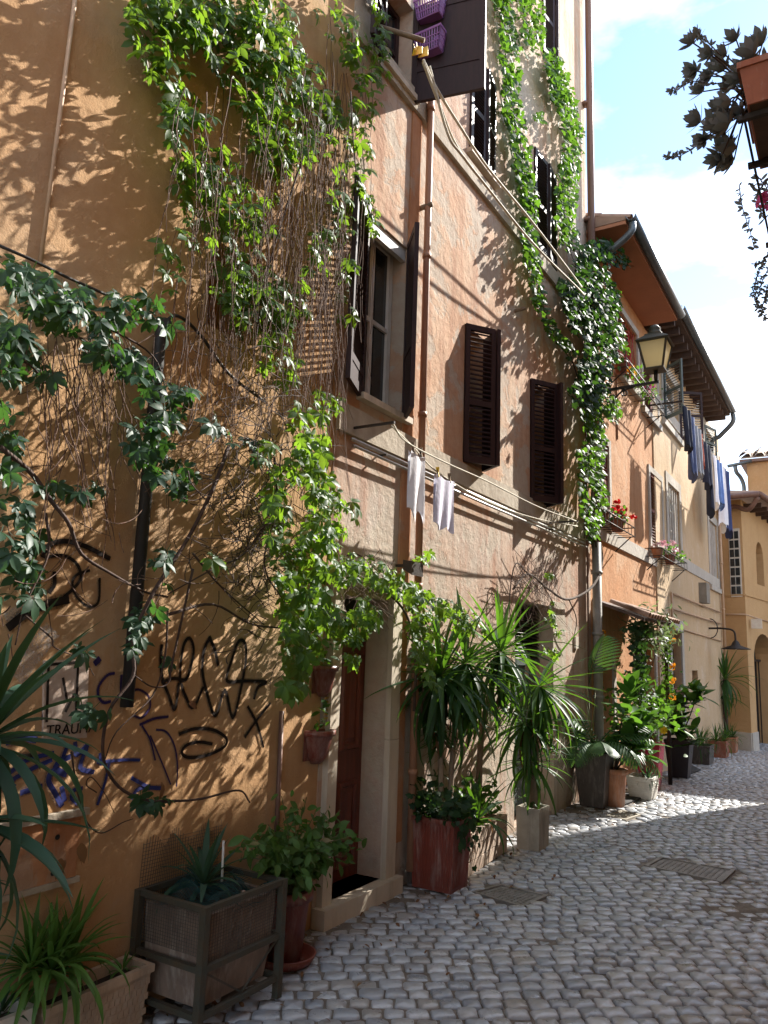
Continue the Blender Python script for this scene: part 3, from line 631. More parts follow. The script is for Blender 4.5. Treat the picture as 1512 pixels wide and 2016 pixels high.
# door with stone surround
b = MB(); b.box((-.23, 4.10, 0), (.05, 4.198, 2.06)); b.build('door_jamb', 'traver', ph)
b = MB(); b.box((-.23, 4.842, 0), (.05, 4.97, 1.02)); b.build('door_jamb', 'traver', ph)
b = MB(); b.box((-.23, 4.842, 1.024), (.048, 4.97, 2.06)); b.build('door_jamb', 'traver', ph)
MB().box((-.23, 4.10, 2.063), (.055, 4.97, 2.18)).build('lintel', 'traver', ph)
MB().box((-.22, 4.06, -.05), (.10, 5.0, .10)).build('threshold', 'traver', ph)
dr = MB(); dr.box((-.22, 4.205, .105), (-.18, 4.838, 1.70)); dr = dr.build('door', 'doorwood', ph)
for y0, y1 in ((4.25, 4.50), (4.54, 4.79)):
    for z0, z1 in ((.18, .75), (.95, 1.62)):
        b = MB(); b.loft([[Vector((-.179, a, c)) for a, c in rect(y0, y1, z0, z1)], [Vector((-.16, a, c)) for a, c in rect(y0+.012, y1-.012, z0+.012, z1-.012)], [Vector((-.16, a, c)) for a, c in rect(y0+.035, y1-.035, z0+.035, z1-.035)], [Vector((-.175, a, c)) for a, c in rect(y0+.05, y1-.05, z0+.05, z1-.05)], [Vector((-.163, a, c)) for a, c in rect(y0+.085, y1-.085, z0+.085, z1-.085)]], caps=(False, True)); b.build('door_panel', 'doorwood', dr)
b = MB(); b.lathe([(.0, 0), (.045, .0), (.045, .008), (.018, .012), (.016, .03), (.036, .045), (.038, .06), (.028, .072), (0, .076)], (-.18, 4.30, .86), 18, 'X'); b.build('door_knob', 'brass', dr)
b = MB(); b.lathe([(0, 0), (.018, 0), (.018, .008), (0, .01)], (-.18, 4.77, .98), 12, 'X'); b.build('lock', 'brass', dr)
MB().box((-.225, 4.205, 1.74), (-.2, 4.838, 1.998)).build('transom', 'dark', ph)
MB().box((-.222, 4.205, 1.701), (-.17, 4.838, 1.738)).build('transom_bar', 'doorwood', ph)
ic = W(640, 1390, .01); b = MB(); b.box((0, ic.y-.035, ic.z-.10), (.025, ic.y+.035, ic.z+.10)); it = b.build('intercom', 'steel', ph)
for i in range(6): MB().box((.025, ic.y-.025, ic.z-.08+i*.025), (.029, ic.y+.025, ic.z-.066+i*.025)).build('bell_button', 'brass', it)
np_ = W(797, 1250, .012); b = MB(); b.box((0, np_.y-.04, np_.z-.055), (.012, np_.y+.04, np_.z+.055)); hn = b.build('house_number', 'enamel', ph); text('14', 'digits', np_+Vector((.001, -.03, -.032)), (0, 1, 0), .085, 'black', hn)
# garage: louvred grille over dark plank doors, weathered pier at its right
gm = GAR[3]-.62
fr = MB(); fr.box((-.2, GAR[0]+.005, gm-.03), (-.12, GAR[1]-.005, gm+.03)); fr = fr.build('grille_frame', 'greenwood', ph)
sm = MB().box((-.025, -(GAR[1]-GAR[0])/2+.01, -.004), (.025, (GAR[1]-GAR[0])/2-.01, .004)).mesh('louvre', 'iron')
for i in range(15): put('louvre', sm, fr, Matrix.Translation((-.15, (GAR[0]+GAR[1])/2, gm+.05+i*.038))@Matrix.Rotation(R_(35), 4, 'Y'))
MB().box((-.235, GAR[0], gm), (-.215, GAR[1], GAR[3])).build('dark_backing', 'dark', ph)
gd = MB(); gd.box((-.22, GAR[0]+.005, .025), (-.19, GAR[1]-.005, gm-.032)); gd = gd.build('garage_door', 'greenwood', ph)
nb = 6; pw = (GAR[1]-GAR[0]-.02)/nb
for i in range(nb): MB().box((-.19, GAR[0]+.01+i*pw+.004, .05), (-.172, GAR[0]+.01+(i+1)*pw-.004, gm-.04)).build('plank', 'greenwood', gd)
for s_ in ((1038, 1320), (1062, 1318)):
    q = W(*s_, -.165); MB().box((-.171, q.y-.05, q.z-.06), (-.168, q.y+.05, q.z+.06)).build('notice', 'enamel', gd)
MB().box((-.1, GAR[1]+.006, -.02), (.03, GAR[1]+.42, 2.25)).build('pier', 'band', ph)
sw = W(1133, 1265, .01); MB().box((0, sw.y-.05, sw.z-.07), (.03, sw.y+.05, sw.z+.07)).build('junction_box', 'enamel', ph)
for p, ln in (((588+0, 0), 0),): pass
for p in (S5(570, 155), S5(1040, 662)):
    q = W(*p); MB().tube([q+Vector((-.05, 0, 0)), q+Vector((.12, 0, .01))], .022, 8).build('peg', 'palebark', ph)
# ---- orange house
OZ = -.02
og = thing('orange_house', 'orange plastered two storey house with a projecting eave', 'house', (-.5, 12, gz(12)))
ZE = 7.5; Y2 = 13.85; Y3 = 22.0
u1 = RW(1212, 1252, 602, 722, OZ); u2 = RW(1264, 1291, 690, 800, OZ); l1 = RW(1174, 1196, 862, 1012, OZ); l2 = RW(1279, 1301, 930, 1075, OZ)
sd1 = RW(1183, 1206, 1290, 1500, OZ); sd2 = RW(1252, 1290, 1262, 1520, OZ)
sd1 = (sd1[0], sd1[1], gz(11), sd1[3]); sd2 = (sd2[0], sd2[1], gz(12.5), sd2[3])
facade(og, 'wall', 'orange', [(9.874, -.2), (Y2, -.4), (Y2, ZE), (9.874, ZE)], [rect(*q) for q in (u1, u2, l1, l2, sd1, sd2)], OZ, .22)
def surround(parent, q, x, wd=.11, pr=.03, mat='greytrim', sill=True):
    y0, y1, z0, z1 = q; s = parent
    fr = MB(); fr.box((x-.05, y0-wd, z0), (x+pr, y0-.002, z1+wd)); fr.box((x-.05, y1+.002, z0), (x+pr, y1+wd, z1+wd)); fr.box((x-.05, y0-.002, z1+.002), (x+pr-.002, y1+.002, z1+wd)); fr.build('window_surround', mat, s)
    if sill: MB().box((x-.05, y0-wd*1.2, z0-.12), (x+pr+.04, y1+wd*1.2, z0-.003)).build('sill', mat, s)
for q in (u1, u2, l1, l2): surround(og, q, OZ)
zs2 = W(1230, 1074, OZ).z
MB().box((-.1, 9.9, zs2-.10), (OZ+.03, Y2-.02, zs2+.10)).build('string_course', 'greytrim', og)
# upper red window with lattice grille
wu = window_unit(og, *u1, OZ-.12, 'redpaint', 2, 2, .05)
b = MB()
for k in range(-4, 7):
    for sgn in (1, -1):
        h = u1[3]-u1[2]; wy = u1[1]-u1[0]; a = Vector((OZ-.03, u1[0]+wy*k/5, u1[2])); c = Vector((OZ-.03+.006*sgn, u1[0]+wy*k/5+sgn*h*.45, u1[3]))
        d = c-a; t0, t1 = 0, 1
        for lo, hi in ((u1[0], u1[1]),):
            if abs(d.y) > 1e-6:
                q0, q1 = sorted(((lo-a.y)/d.y, (hi-a.y)/d.y)); t0 = max(t0, q0); t1 = min(t1, q1)
        if t1-t0 > .05: b.bar(a+d*t0, a+d*t1, .010)
b.build('lattice_grille', 'redpaint', wu)
MB().tube([(OZ+.01, u1[0]-.05, ZE-2.6), (OZ+.01, u1[0]-.05, ZE-.1)], .014, 5).build('conduit', 'orangepipe', og)
for q in (u2, l1, l2):
    h = (q[1]-q[0])/2
    for hy, s in ((q[0], 1), (q[1], -1)): shutter(og, OZ-.02, hy, (.05, s), h, q[2], q[3], 'redwood', 26, (.5,))
    MB().box((OZ-.2, q[0], q[2]), (OZ-.18, q[1], q[3])).build('dark_backing', 'dark', og)
# shop doors under the canopy
for q in (sd1, sd2):
    surround(og, q, OZ, .12, .03, 'greytrim', False)
    d_ = MB(); d_.box((OZ-.2, q[0]+.01, q[2]), (OZ-.16, q[1]-.01, q[3]-.01)); d_ = d_.build('door', 'greenwood', og)
    for i in range(6):
        y = q[0]+(q[1]-q[0])*(i+.5)/6; MB().bar((OZ-.13, y, q[2]+.8), (OZ-.13, y, q[3]-.1), .012).build('grille_bar', 'steel', d_)
ys_ = MB(); ys_.box((OZ, sd1[1]+.13, gz(12)), (OZ+.012, sd2[0]-.14, sd1[3]+.1)); ys_.build('shopfront_panel', 'orange', og)
# roof: soffit, gutter, tiles
def eave(parent, y0, y1, ze, over, mat, gut=True, rafters=0):
    if rafters:
        for i in range(rafters):
            y = y0+(y1-y0)*(i+.5)/rafters; MB().box((-.1, y-.05, ze-.14), (over-.08, y+.05, ze-.002)).build('rafter', 'rafter', parent)
    MB().box((-.6, y0, ze), (over, y1, ze+.05)).build('soffit', mat, parent)
    r = MB(); P = [(over+.02, ze+.06), (over+.02, ze+.10), (-4.5, ze+1.55), (-4.5, ze+.06)]
    r.loft([[Vector((x, y0, z)) for x, z in P], [Vector((x, y1, z)) for x, z in P]], caps=(True, True)); rf = r.build('roof', 'tile', parent)
    k = int((y1-y0)/.2); tm = MB(); tm.lathe([(.075, 0), (.062, .5)], (0, 0, 0), 6, 'X', 0, math.pi); tm = tm.mesh('roof_tile', 'tile'); sl = math.atan2(1.45, 4.5)
    for i in range(k):
        for j in range(2): put('roof_tile', tm, rf, Matrix.Translation((over+.05-j*.42, y0+(i+.5)*(y1-y0)/k, ze+.10+j*.135))@Matrix.Rotation(sl, 4, 'Y')@Matrix.Rotation(math.pi, 4, 'Z'))
    if gut:
        g_ = MB(); prof = []
        for i in range(9):
            t = math.pi+math.pi*i/8; prof.append((over+.07+.07*math.cos(t), ze+.10+.075*math.sin(t)))
        inner = [(over+.07+(x-over-.07)*.85, ze+.10+(z-ze-.10)*.85) for x, z in reversed(prof)]
        g_.loft([[Vector((x, y0-.02, z)) for x, z in prof+inner], [Vector((x, y1+.02, z)) for x, z in prof+inner]], caps=(True, True), smooth=True); g_.build('gutter', 'zinc', parent)
eave(og, 9.88, Y2-.45, ZE, .55, 'soffit')
pipe(og, bez([(.62, 9.95, ZE+.04), (.60, 9.93, ZE-.12), (.35, 9.93, ZE-.30), (.08, 9.95, ZE-.40)], 6), .05, 'zinc', 'gutter_elbow')
# ---- beige house
bh = thing('beige_house', 'beige plastered house with rafters under its eave beyond the orange house', 'house', (-.5, 18, gz(18)))
B1 = RW(1306, 1334, 728, 826); B2 = RW(1386, 1402, 838, 900); B3 = RW(1315, 1337, 950, 1078); B4 = RW(1397, 1412, 1024, 1150); BD = RW(1322, 1342, 1240, 1420); BN = RW(1363, 1374, 1320, 1352)
BD = (BD[0], BD[1], BD[2], BD[3])
facade(bh, 'wall', 'beige', [(Y2, -.6), (Y3, -.8), (Y3, ZE+.12), (Y2, ZE+.12)], [rect(*q) for q in (B1, B2, B3, B4, BD, BN)], 0, .2)
for q in (B1, B2, B3, B4): surround(bh, q, 0, .18, .02)
surround(bh, BD, 0, .2, .03, 'greytrim', True)
MB().box((-.2, BN[0], BN[2]), (-.15, BN[1], BN[3])).build('niche_back', 'dark', bh)
for q, m in ((B1, 'white'), (B2, 'greenwood'), (B3, 'white'), (B4, 'white')): window_unit(bh, *q, -.1, m, 2, 3)
shutter(bh, .02, B1[0]-.02, (.8, -.75), .55, B1[2], B1[3], 'greenwood', 20, (.5,))
shutter(bh, .02, B1[1]+.02, (.7, .5), .5, B1[2], B1[3], 'darkwood', 20, (.5,))
for q in (B2,):
    shutter(bh, .02, q[0], (.3, .95), .6, q[2], q[3], 'greenwood', 14, (.5,))
for q in (B3, B4):                                                   # white window bars
    for i in range(5):
        y = q[0]+(q[1]-q[0])*(i+.5)/5; MB().bar((-.03, y, q[2]+.01), (-.03, y, q[3]-.01), .03).build('window_bar', 'white', bh)
MB().box((-.16, BD[0]+.01, BD[2]), (-.13, BD[1]-.01, BD[3]-.01)).build('shop_window', 'glass', bh)
MB().box((-.15, BD[0]+.005, BD[2]+.5), (.05, BD[1]-.005, BD[2]+.56)).build('shelf', 'redwood', bh)
zs3 = W(1350, 1112).z
for zz, h in ((zs3, .22), (W(1350, 1000).z*0+W(1340, 850).z, .22)): MB().box((-.1, Y2+.02, zz-h/2), (.025, Y3-.05, zz+h/2)).build('string_course', 'greytrim', bh)
eave(bh, Y2-.44, 20.0, ZE+.14, .55, 'rafter', True, 16)
pipe(bh, bez([(.62, 19.95, ZE+.18), (.60, 19.97, ZE-.05), (.3, 20.0, ZE-.35), (.09, 20.0, ZE-.6), (.09, 20.0, ZE-2.2)], 6), .055, 'zinc', 'downpipe')
pz = gz(21)
for dy, rr in ((21.0, .035), (21.45, .03)): pipe(bh, [(.07, dy, W(1418, 910).z), (.07, dy, 1.2 if dy < 21.2 else .6)], rr, 'tanpipe', clamps=5)
pipe(bh, [(.09, 21.75, 5.2), (.09, 21.75, pz)], .06, 'brownpipe', clamps=4)
a, c = W(1322, 1168, .05), W(1420, 1213, .05)
for dz in (0, -.28): MB().tube([a+Vector((0, 0, dz)), Vector((.05, c.y, a.z+dz))], .022, 6).build('service_pipe', 'tanpipe', bh)
MB().tube([a+Vector((0, 0, .02)), a+Vector((0, 0, -1.0))], .022, 6).build('service_pipe', 'tanpipe', bh)
MB().tube([W(1340, 1238, .02), W(1420, 1262, .02)], .02, 6).build('service_pipe', 'tanpipe', bh)
jb = W(1385, 1168, .06); MB().box((0, jb.y-.22, jb.z-.22), (.16, jb.y+.22, jb.z+.22)).build('meter_box', 'greypipe', bh)
# ---- tan house closing the lane (face towards the viewer, then an archway side)
th = thing('tan_house', 'tan house with rounded arch closing the end of the lane', 'house', (.3, 22, gz(21)))
K0, K1, K2 = Vector((-.3, 21.45, 0)), Vector((.56, 21.2, 0)), Vector((1.35, 27.4, 0))
zt_ = YP(1445, 985, 21.3).z; zb_ = gz(21.5)-.1
def wall2(parent, A, B, z0, z1, mat, holes=(), depth=.35, name='wall', thick=3.0):
    d = (B-A); ln = d.length; d = d.normalized(); n = Vector((d.y, -d.x, 0)); b = MB()
    def P(s, z, o=0): q = A+d*s-n*o; return Vector((q.x, q.y, z))
    outer = [(0, z0), (ln, z0), (ln, z1), (0, z1)]; loops = [outer]+list(holes)
    tris = tessellate_polygon([[Vector((s, z, 0)) for s, z in l] for l in loops]); V = [q for l in loops for q in l]
    b.add([P(*q) for q in V], [tuple(t) for t in tris])
    for l in holes: b.loft([[P(s, z) for s, z in l], [P(s, z, depth) for s, z in l]])
    return b, P
b, P1 = wall2(th, K0, K1, zb_, zt_, 'tan'); b.build('wall', 'tan', th)
def s_on(A, B, px, py):
    v = ray(px, py); n = Vector((B.y-A.y, -(B.x-A.x), 0)); t = (A-Vector((CAM.x, CAM.y, 0))).dot(n)/v.dot(n); p = CAM+v*t; return (Vector((p.x, p.y, 0))-A).dot((B-A).normalized()), p.z
ln2 = (K2-K1).length
sa0, za0 = s_on(K1, K2, 1486, 1330); sa1 = sa0+2.1; zsp = s_on(K1, K2, 1486, 1300)[1]; zar = s_on(K1, K2, 1494, 1247)[1]
arch = [(sa0, zb_+.05), (sa1, zb_+.05)]+[((sa0+sa1)/2+math.cos(t)*(sa1-sa0)/2, zsp+math.sin(t)*(zar-zsp)) for t in [math.pi*i/12 for i in range(13)]]
wn0 = s_on(K1, K2, 1466, 1100); 
ni0 = s_on(K1, K2, 1491, 1150)[0]; nz0 = s_on(K1, K2, 1491, 1150)[1]; nz1 = s_on(K1, K2, 1493, 1070)[1]
nich = [(ni0, nz0), (ni0+.8, nz0)]+[(ni0+.4+math.cos(t)*.4, nz1-.4+math.sin(t)*.45) for t in [math.pi*i/8 for i in range(9)]]
b, P2 = wall2(th, K1, K2, zb_, zt_, 'tan', [arch, nich], .45); b.build('wall', 'tan', th)
def slab(P, s0, s1, z0, z1, o0, o1):
    b = MB(); b.loft([[P(s0, z0, o0), P(s1, z0, o0), P(s1, z1, o0), P(s0, z1, o0)], [P(s0, z0, o1), P(s1, z0, o1), P(s1, z1, o1), P(s0, z1, o1)]], caps=(True, True)); return b
slab(P2, sa0-.1, sa1+.1, zb_, zar+.1, .451, .47).build('gate_back', 'dark', th)
for i in range(7): 
    s = sa0+(sa1-sa0)*(i+.5)/7; MB().bar(P2(s, zb_+.1, .35), P2(s, zsp, .35), .03).build('gate_bar', 'iron', th)
MB().bar(P2(sa0, zsp, .35), P2(sa1, zsp, .35), .06).build('gate_rail', 'iron', th)
slab(P2, ni0-.05, ni0+.85, nz0-.05, nz1+.1, .30, .32).build('niche_back', 'dark', th)
slab(P1, 0, (K1-K0).length, zb_, gz(21)+.42, -.03, .0).build('plinth', 'greytrim', th); slab(P2, 0, sa0, zb_, gz(21)+.42, -.03, 0).build('plinth', 'greytrim', th)
# window on the splayed corner between the two faces
wz0 = YP(1468, 1185-10, 21.25).z; wz1 = YP(1463, 1040, 21.25).z; ws = (K1-K0).length
wf = slab(P1, ws-.34, ws-.06, wz0, wz1, -.02, .0).build('window', 'white', th)
for i in range(2):
    for j in range(7):
        h = (wz1-wz0-.1)/7; slab(P1, ws-.32+i*.125, ws-.32+i*.125+.105, wz0+.05+j*h+.02, wz0+.05+(j+1)*h-.02, -.026, -.021).build('pane', 'glass', wf)
zstr = YP(1450, 1170, 21.2).z
slab(P1, 0, ws, zstr-.03, zstr, -.03, 0).build('string_course', 'tan', th); slab(P2, 0, ln2, zstr-.03, zstr, -.03, 0).build('string_course', 'tan', th)
zst2 = YP(1450, 1208, 21.2).z
MB().tube([P1(0, zst2, -.04), P1(ws, zst2-.02, -.04), P2(2.5, zst2-.1, -.04)], .018, 5).build('cable', 'tanpipe', th)
bx = YP(1490, 1228, 21.5); MB().box(bx-Vector((.12, .05, .12)), bx+Vector((.12, .02, .12))).build('junction_box', 'enamel', th)
# its low hipped roof with rafters and gutter
e0 = Vector((-.6, 20.95, zt_)); e1 = Vector((1.02, 20.72, zt_)); e2 = Vector((1.9, 27.2, zt_)); top = Vector((-2.2, 25.5, zt_+1.25)); top2 = Vector((-2.0, 29, zt_+1.25)); e3 = Vector((-4.5, 21.5, zt_))
r = MB(); up = Vector((0, 0, .09)); r.add([e0, e1, e2, top, top2, e3, e0+up, e1+up, e2+up, top+up, top2+up, e3+up], [(6, 7, 9), (7, 8, 10, 9), (6, 9, 11), (0, 3, 1), (1, 3, 4, 2), (0, 1, 7, 6), (1, 2, 8, 7), (5, 0, 6, 11)]); r = r.build('roof', 'tile', th)
for i in range(9):
    s = .3+i*.62; p = P2(s, zt_-.14, 0); q = P2(s, zt_-.14, -.42); MB().bar(p, q, .09, .12).build('rafter', 'rafter', th)
    p = P2(s, zt_-.02, .0)
MB().tube([e1+Vector((.03, -.03, .0)), e2+Vector((.05, 0, 0))], .075, 8).build('gutter', 'brownpipe', th)
MB().tube([e0+Vector((0, -.05, -.02)), e1+Vector((.03, -.06, .0))], .07, 8).build('gutter', 'brownpipe', th)
gq = YP(1422, 1008, 21.15); MB().tube(bez([e1+Vector((0, 0, -.06)), e1+Vector((-.25, .1, -.35)), Vector((gq.x+.3, 21.12, gq.z+.12)), Vector((gq.x, 21.2, gq.z))], 6), .06, 8).build('downpipe', 'brownpipe', th)
# ---- far house with pantiles peeking over the roofs
fy = 34.0; A = YP(1470, 912, fy); Bq = YP(1600, 905, fy)
fh = thing('far_house', 'far ochre house with pale pantile roof behind the tan house', 'house', (A.x+2, fy, -.6))
b = MB(); b.box((A.x, fy, -.6), (A.x+7, fy+6, A.z)); b.build('wall', 'ochre', fh)
b = MB(); b.box((A.x-.25, fy-.25, A.z), (A.x+7, fy+6, A.z+.12)); b.build('cornice', 'brownpipe', fh)
tm = MB(); tm.lathe([(.22, 0), (.19, .75)], (0, 0, 0), 8, 'Y', 0, math.pi); tm = tm.mesh('roof_tile', 'paletile')
b = MB(); b.loft([[Vector((A.x-.2, fy-.3, A.z+.125)), Vector((A.x+7, fy-.3, A.z+.125)), Vector((A.x+7, fy+3, A.z+1.2)), Vector((A.x-.2, fy+3, A.z+1.2))], [Vector((A.x-.2, fy-.3, A.z+.16)), Vector((A.x+7, fy-.3, A.z+.16)), Vector((A.x+7, fy+3, A.z+1.25)), Vector((A.x-.2, fy+3, A.z+1.25))]], caps=(True, True)); rf = b.build('roof', 'paletile', fh)
for i in range(10):
    for j in range(4): put('roof_tile', tm, rf, Matrix.Translation((A.x-.02+i*.5, fy-.42+j*.62, A.z+.15+j*.21+U(-.02, .02)))@Matrix.Rotation(R_(18+U(-2, 2)), 4, 'X'))
p = YP(1432, 918, fy-.4); q = YP(1480, 908, fy-.4); MB().tube([p, q], .07, 8).build('gutter', 'zinc', fh)
MB().tube(bez([YP(1447, 918, fy-.4), YP(1450, 930, fy-.35), YP(1458, 940, fy-.2), YP(1464, 955, fy-.1), YP(1465, 975, fy-.05)], 5), .08, 8).build('downpipe', 'zinc', fh)
# ---- houses on the right side of the lane (beside and beyond the viewer, outside the picture)
XR = 3.2
ra = thing('facing_house', 'plain ochre house across the lane, at the right beside the viewer', 'house', (5, 8, 0))
wins = [rect(y, y+.9, z, z+1.5) for y in (1.5, 6.5, 9, 12) for z in (1.3, 4.5)]
facade(ra, 'wall', 'tan', rect(-1.0, 13.0, -.4, 7.8), wins, XR, -.2, -6)
facade(ra, 'lowered_end_wall', 'ochre', rect(13.002, 14.86, -.4, 6.3), [], XR, -.2, -6)  # unseen lower end, its height shaped to let sun reach the block planter
for l in wins: MB().box((XR+.17, l[0][0], l[0][1]), (XR+.19, l[1][0], l[2][1])).build('window', 'glass', ra)
rb = thing('far_facing_house', 'tall ochre house further down the right side of the lane', 'house', (8, 33, -.5))
b = MB(); b.box((XR, 27.5, -.6), (XR+10, 45, 13.1)); b.build('wall', 'ochre', rb)
# ================================================================ CLIMBERS
def pathpts(pp, n):
    P = [Vector((a, b, 0)) for a, b in pp]; seg = [(P[i+1]-P[i]).length for i in range(len(P)-1)]; T = sum(seg); o = []
    for _ in range(n):
        t = U(0, T); i = 0
        while t > seg[i] and i < len(seg)-1: t -= seg[i]; i += 1
        o.append(P[i].lerp(P[i+1], min(1, t/max(seg[i], 1e-6))))
    return o
def vleaf(pos, s, out=.5):
    return smat(pos, (U(-.15, .75), U(-.8, .8), U(-1, -.1)), (U(.0, 1), U(-.8, .5), U(.05, 1)), s)
def vine_leaves(paths, xr, sc=(.55, 1.3), dens=1.0):
    ms = []
    for pp, r, n in paths:
        for c in pathpts(pp, int(n*dens)):
            a = U(0, 6.283); q = r*math.sqrt(U(0, 1)); px, py = c.x+math.cos(a)*q, c.y+math.sin(a)*q
            x = U(*xr); ms.append(vleaf(W(px, py, x), U(*sc)))
    return ms
def wob(p, q, k, j, xr):
    """hanging wavy stem between two pixels on the wall side"""
    pts = []; x = U(*xr); ox = 0
    for i in range(k+1):
        t = i/k; ox += U(-j, j); pts.append(W(p[0]+(q[0]-p[0])*t+ox, p[1]+(q[1]-p[1])*t+U(-j, j)*.6, max(.02, x+U(-.03, .03))))
    return pts
def stems(parent, name, plist, mat, n=4):
    b = MB()
    for pts, r0, r1 in plist: b.tube(pts, r0, n, r1, False)
    return b.build(name, mat, parent, kind='stuff')
def branch(parent, pp, r0, r1, mat='vinestem', xo=.15, name='stem'):
    return MB().tube(bez([W(a, b, xo+U(-.04, .04)) for a, b in pp], 5), r0, 6, r1).build(name, mat, parent)
# --- hanging creeper in the middle of the picture
v1 = thing('hanging_creeper', 'large bright green creeper hanging down the ochre wall with long dry stems', 'creeper', W(520, 900, .1))
pth = [([(285, 0), (300, 60), (330, 130), (360, 200), (370, 280), (385, 350), (405, 410), (430, 460)], 42, 190), ([(300, 20), (400, 40), (430, 20)], 55, 120), ([(400, 0), (450, 90), (490, 170), (530, 260), (545, 350)], 48, 210), ([(470, 0), (500, 60), (540, 140)], 50, 110), ([(520, 0), (560, 100), (600, 180), (640, 230)], 52, 200), ([(380, 230), (430, 330), (480, 400), (520, 470)], 38, 90),
    ([(640, 0), (690, 80), (720, 150), (715, 230), (700, 300), (690, 370)], 32, 130), ([(700, 360), (730, 400), (742, 470)], 12, 34), ([(668, 380), (690, 470), (680, 560), (685, 620)], 22, 46), ([(745, 0), (750, 90), (745, 160)], 17, 50), ([(560, 230), (600, 290), (660, 250)], 40, 60),
    ([(440, 480), (480, 520), (530, 600), (548, 680), (560, 740)], 34, 95), ([(450, 560), (500, 590), (470, 620)], 40, 60), ([(540, 560), (560, 620)], 30, 40), ([(630, 440), (640, 500), (625, 520)], 24, 26),
    ([(600, 800), (615, 860), (605, 930), (640, 980), (680, 1020)], 34, 130), ([(650, 1010), (620, 1080), (600, 1150), (610, 1230), (592, 1290)], 40, 190), ([(545, 930), (545, 1050), (560, 1150), (570, 1220)], 24, 75), ([(575, 1240), (590, 1320), (575, 1360)], 22, 50), ([(640, 780), (660, 800)], 20, 12), ([(340, 480), (345, 560)], 18, 14), ([(365, 440), (380, 470)], 16, 7), ([(600, 560), (605, 600)], 20, 10), ([(410, 1090), (430, 1110)], 12, 4), ([(520, 880), (530, 900)], 24, 10)]
low = [q for q in pth if min(b for a, b in q[0]) >= 790]
scatter(v1, 'creeper', vine_leaves([q for q in pth if q not in low], (.04, .24), (.5, 1.3), .95)+vine_leaves(low, (.10, .52), (.5, 1.3), 1.1), 300)
# upper growth above the picture: the same plant goes on up the wall and shades it
joined(v1, 'foliage', LM['creeper'], [vleaf(W(U(240, 770), U(-420, -30), U(.05, .26)), U(.8, 1.3)) for _ in range(170)])
sl_ = []
for i in range(215):
    x0 = random.choice((U(350, 480), U(480, 700), U(520, 640), U(560, 680))); y0 = U(120, 620); ln = U(160, 620); sl_.append((wob((x0, y0), (x0+U(-45, 25), min(1240, y0+ln)), 11, 10, (.04, .32)), U(.0014, .003), .0012))
for i in range(26):
    x0 = U(640, 735); y0 = U(20, 380); sl_.append((wob((x0, y0), (x0+U(-25, 10), y0+U(300, 560)), 10, 6, (.03, .2)), .0022, .0014))
stems(v1, 'dry_stems', sl_, 'twig')
sl_ = []
for i in range(300):                                                # tangle of dead twigs
    cx, cy = random.gauss(505, 48), random.gauss(1010, 130); a = U(0, 6.28); r = U(25, 90); k = U(-2.4, 2.4); x = U(.05, .40)
    pts = []
    for j in range(8):
        pts.append(W(cx, cy, x)); cx += math.cos(a)*r/7; cy += math.sin(a)*r/7+2; a += k/7; x = max(.03, x+U(-.03, .03))
    sl_.append((pts, U(.0018, .0036), .0014))
for i in range(120):
    cx, cy = U(360, 600), U(640, 1200); a = U(0, 6.28); r = U(40, 120); k = U(-2, 2); x = U(.05, .35); pts = []
    for j in range(8):
        pts.append(W(cx, cy, x)); cx += math.cos(a)*r/7; cy += math.sin(a)*r/7; a += k/7; x = max(.03, x+U(-.03, .03))
    sl_.append((pts, U(.0018, .0032), .0014))
stems(v1, 'twig_tangle', sl_, 'vinestem')
for pp, r0 in (([(540, 900), (545, 1000), (520, 1110), (560, 1180), (600, 1200)], .007), ([(600, 300), (560, 420), (520, 560), (500, 700)], .006), ([(330, 1210), (420, 1190), (500, 1230), (600, 1240), (640, 1260)], .008), ([(380, 1090), (440, 1160), (520, 1230)], .006), ([(690, 180), (700, 330), (720, 420)], .005)): branch(v1, pp, r0, .003, 'vinestem', .2)
# --- dark creeper on the left
v2 = thing('dark_creeper', 'dark green five-fingered creeper spreading over the left of the graffiti wall', 'creeper', W(250, 1200, .1))
pth = [([(15, 530), (80, 560), (150, 590), (220, 600), (290, 590), (312, 640)], 30, 80), ([(30, 580), (130, 620), (230, 640)], 30, 50), ([(0, 640), (40, 700), (75, 735)], 34, 42), ([(200, 690), (270, 720), (310, 770), (330, 830)], 34, 70), ([(330, 830), (290, 860), (300, 900), (345, 930), (330, 950)], 38, 62), ([(350, 750), (365, 790)], 22, 12), ([(20, 840), (30, 900), (8, 960)], 26, 15), ([(60, 940), (100, 960), (160, 975), (225, 950)], 15, 16), ([(0, 1000), (50, 1040), (30, 1110), (60, 1150), (0, 1180)], 42, 44), ([(390, 830), (430, 840), (500, 870), (520, 900)], 22, 18), ([(310, 1085), (345, 1100)], 20, 8), ([(315, 1160), (300, 1185), (275, 1240), (262, 1270)], 22, 26), ([(150, 1380), (185, 1400)], 18, 7), ([(270, 1572), (345, 1575)], 14, 9), ([(335, 1300), (340, 1320)], 8, 2), ([(430, 1590), (432, 1592)], 3, 1), ([(110, 1270), (180, 1300)], 16, 4), ([(210, 1405), (222, 1400)], 6, 2), ([(0, 720), (20, 800)], 26, 14), ([(-320, 600), (-150, 545), (0, 530)], 40, 60), ([(-260, 900), (-120, 1000), (-10, 1000)], 50, 46)]
scatter(v2, 'creeperdark', vine_leaves(pth, (.10, .42), (.5, 1.2), .85), 300)
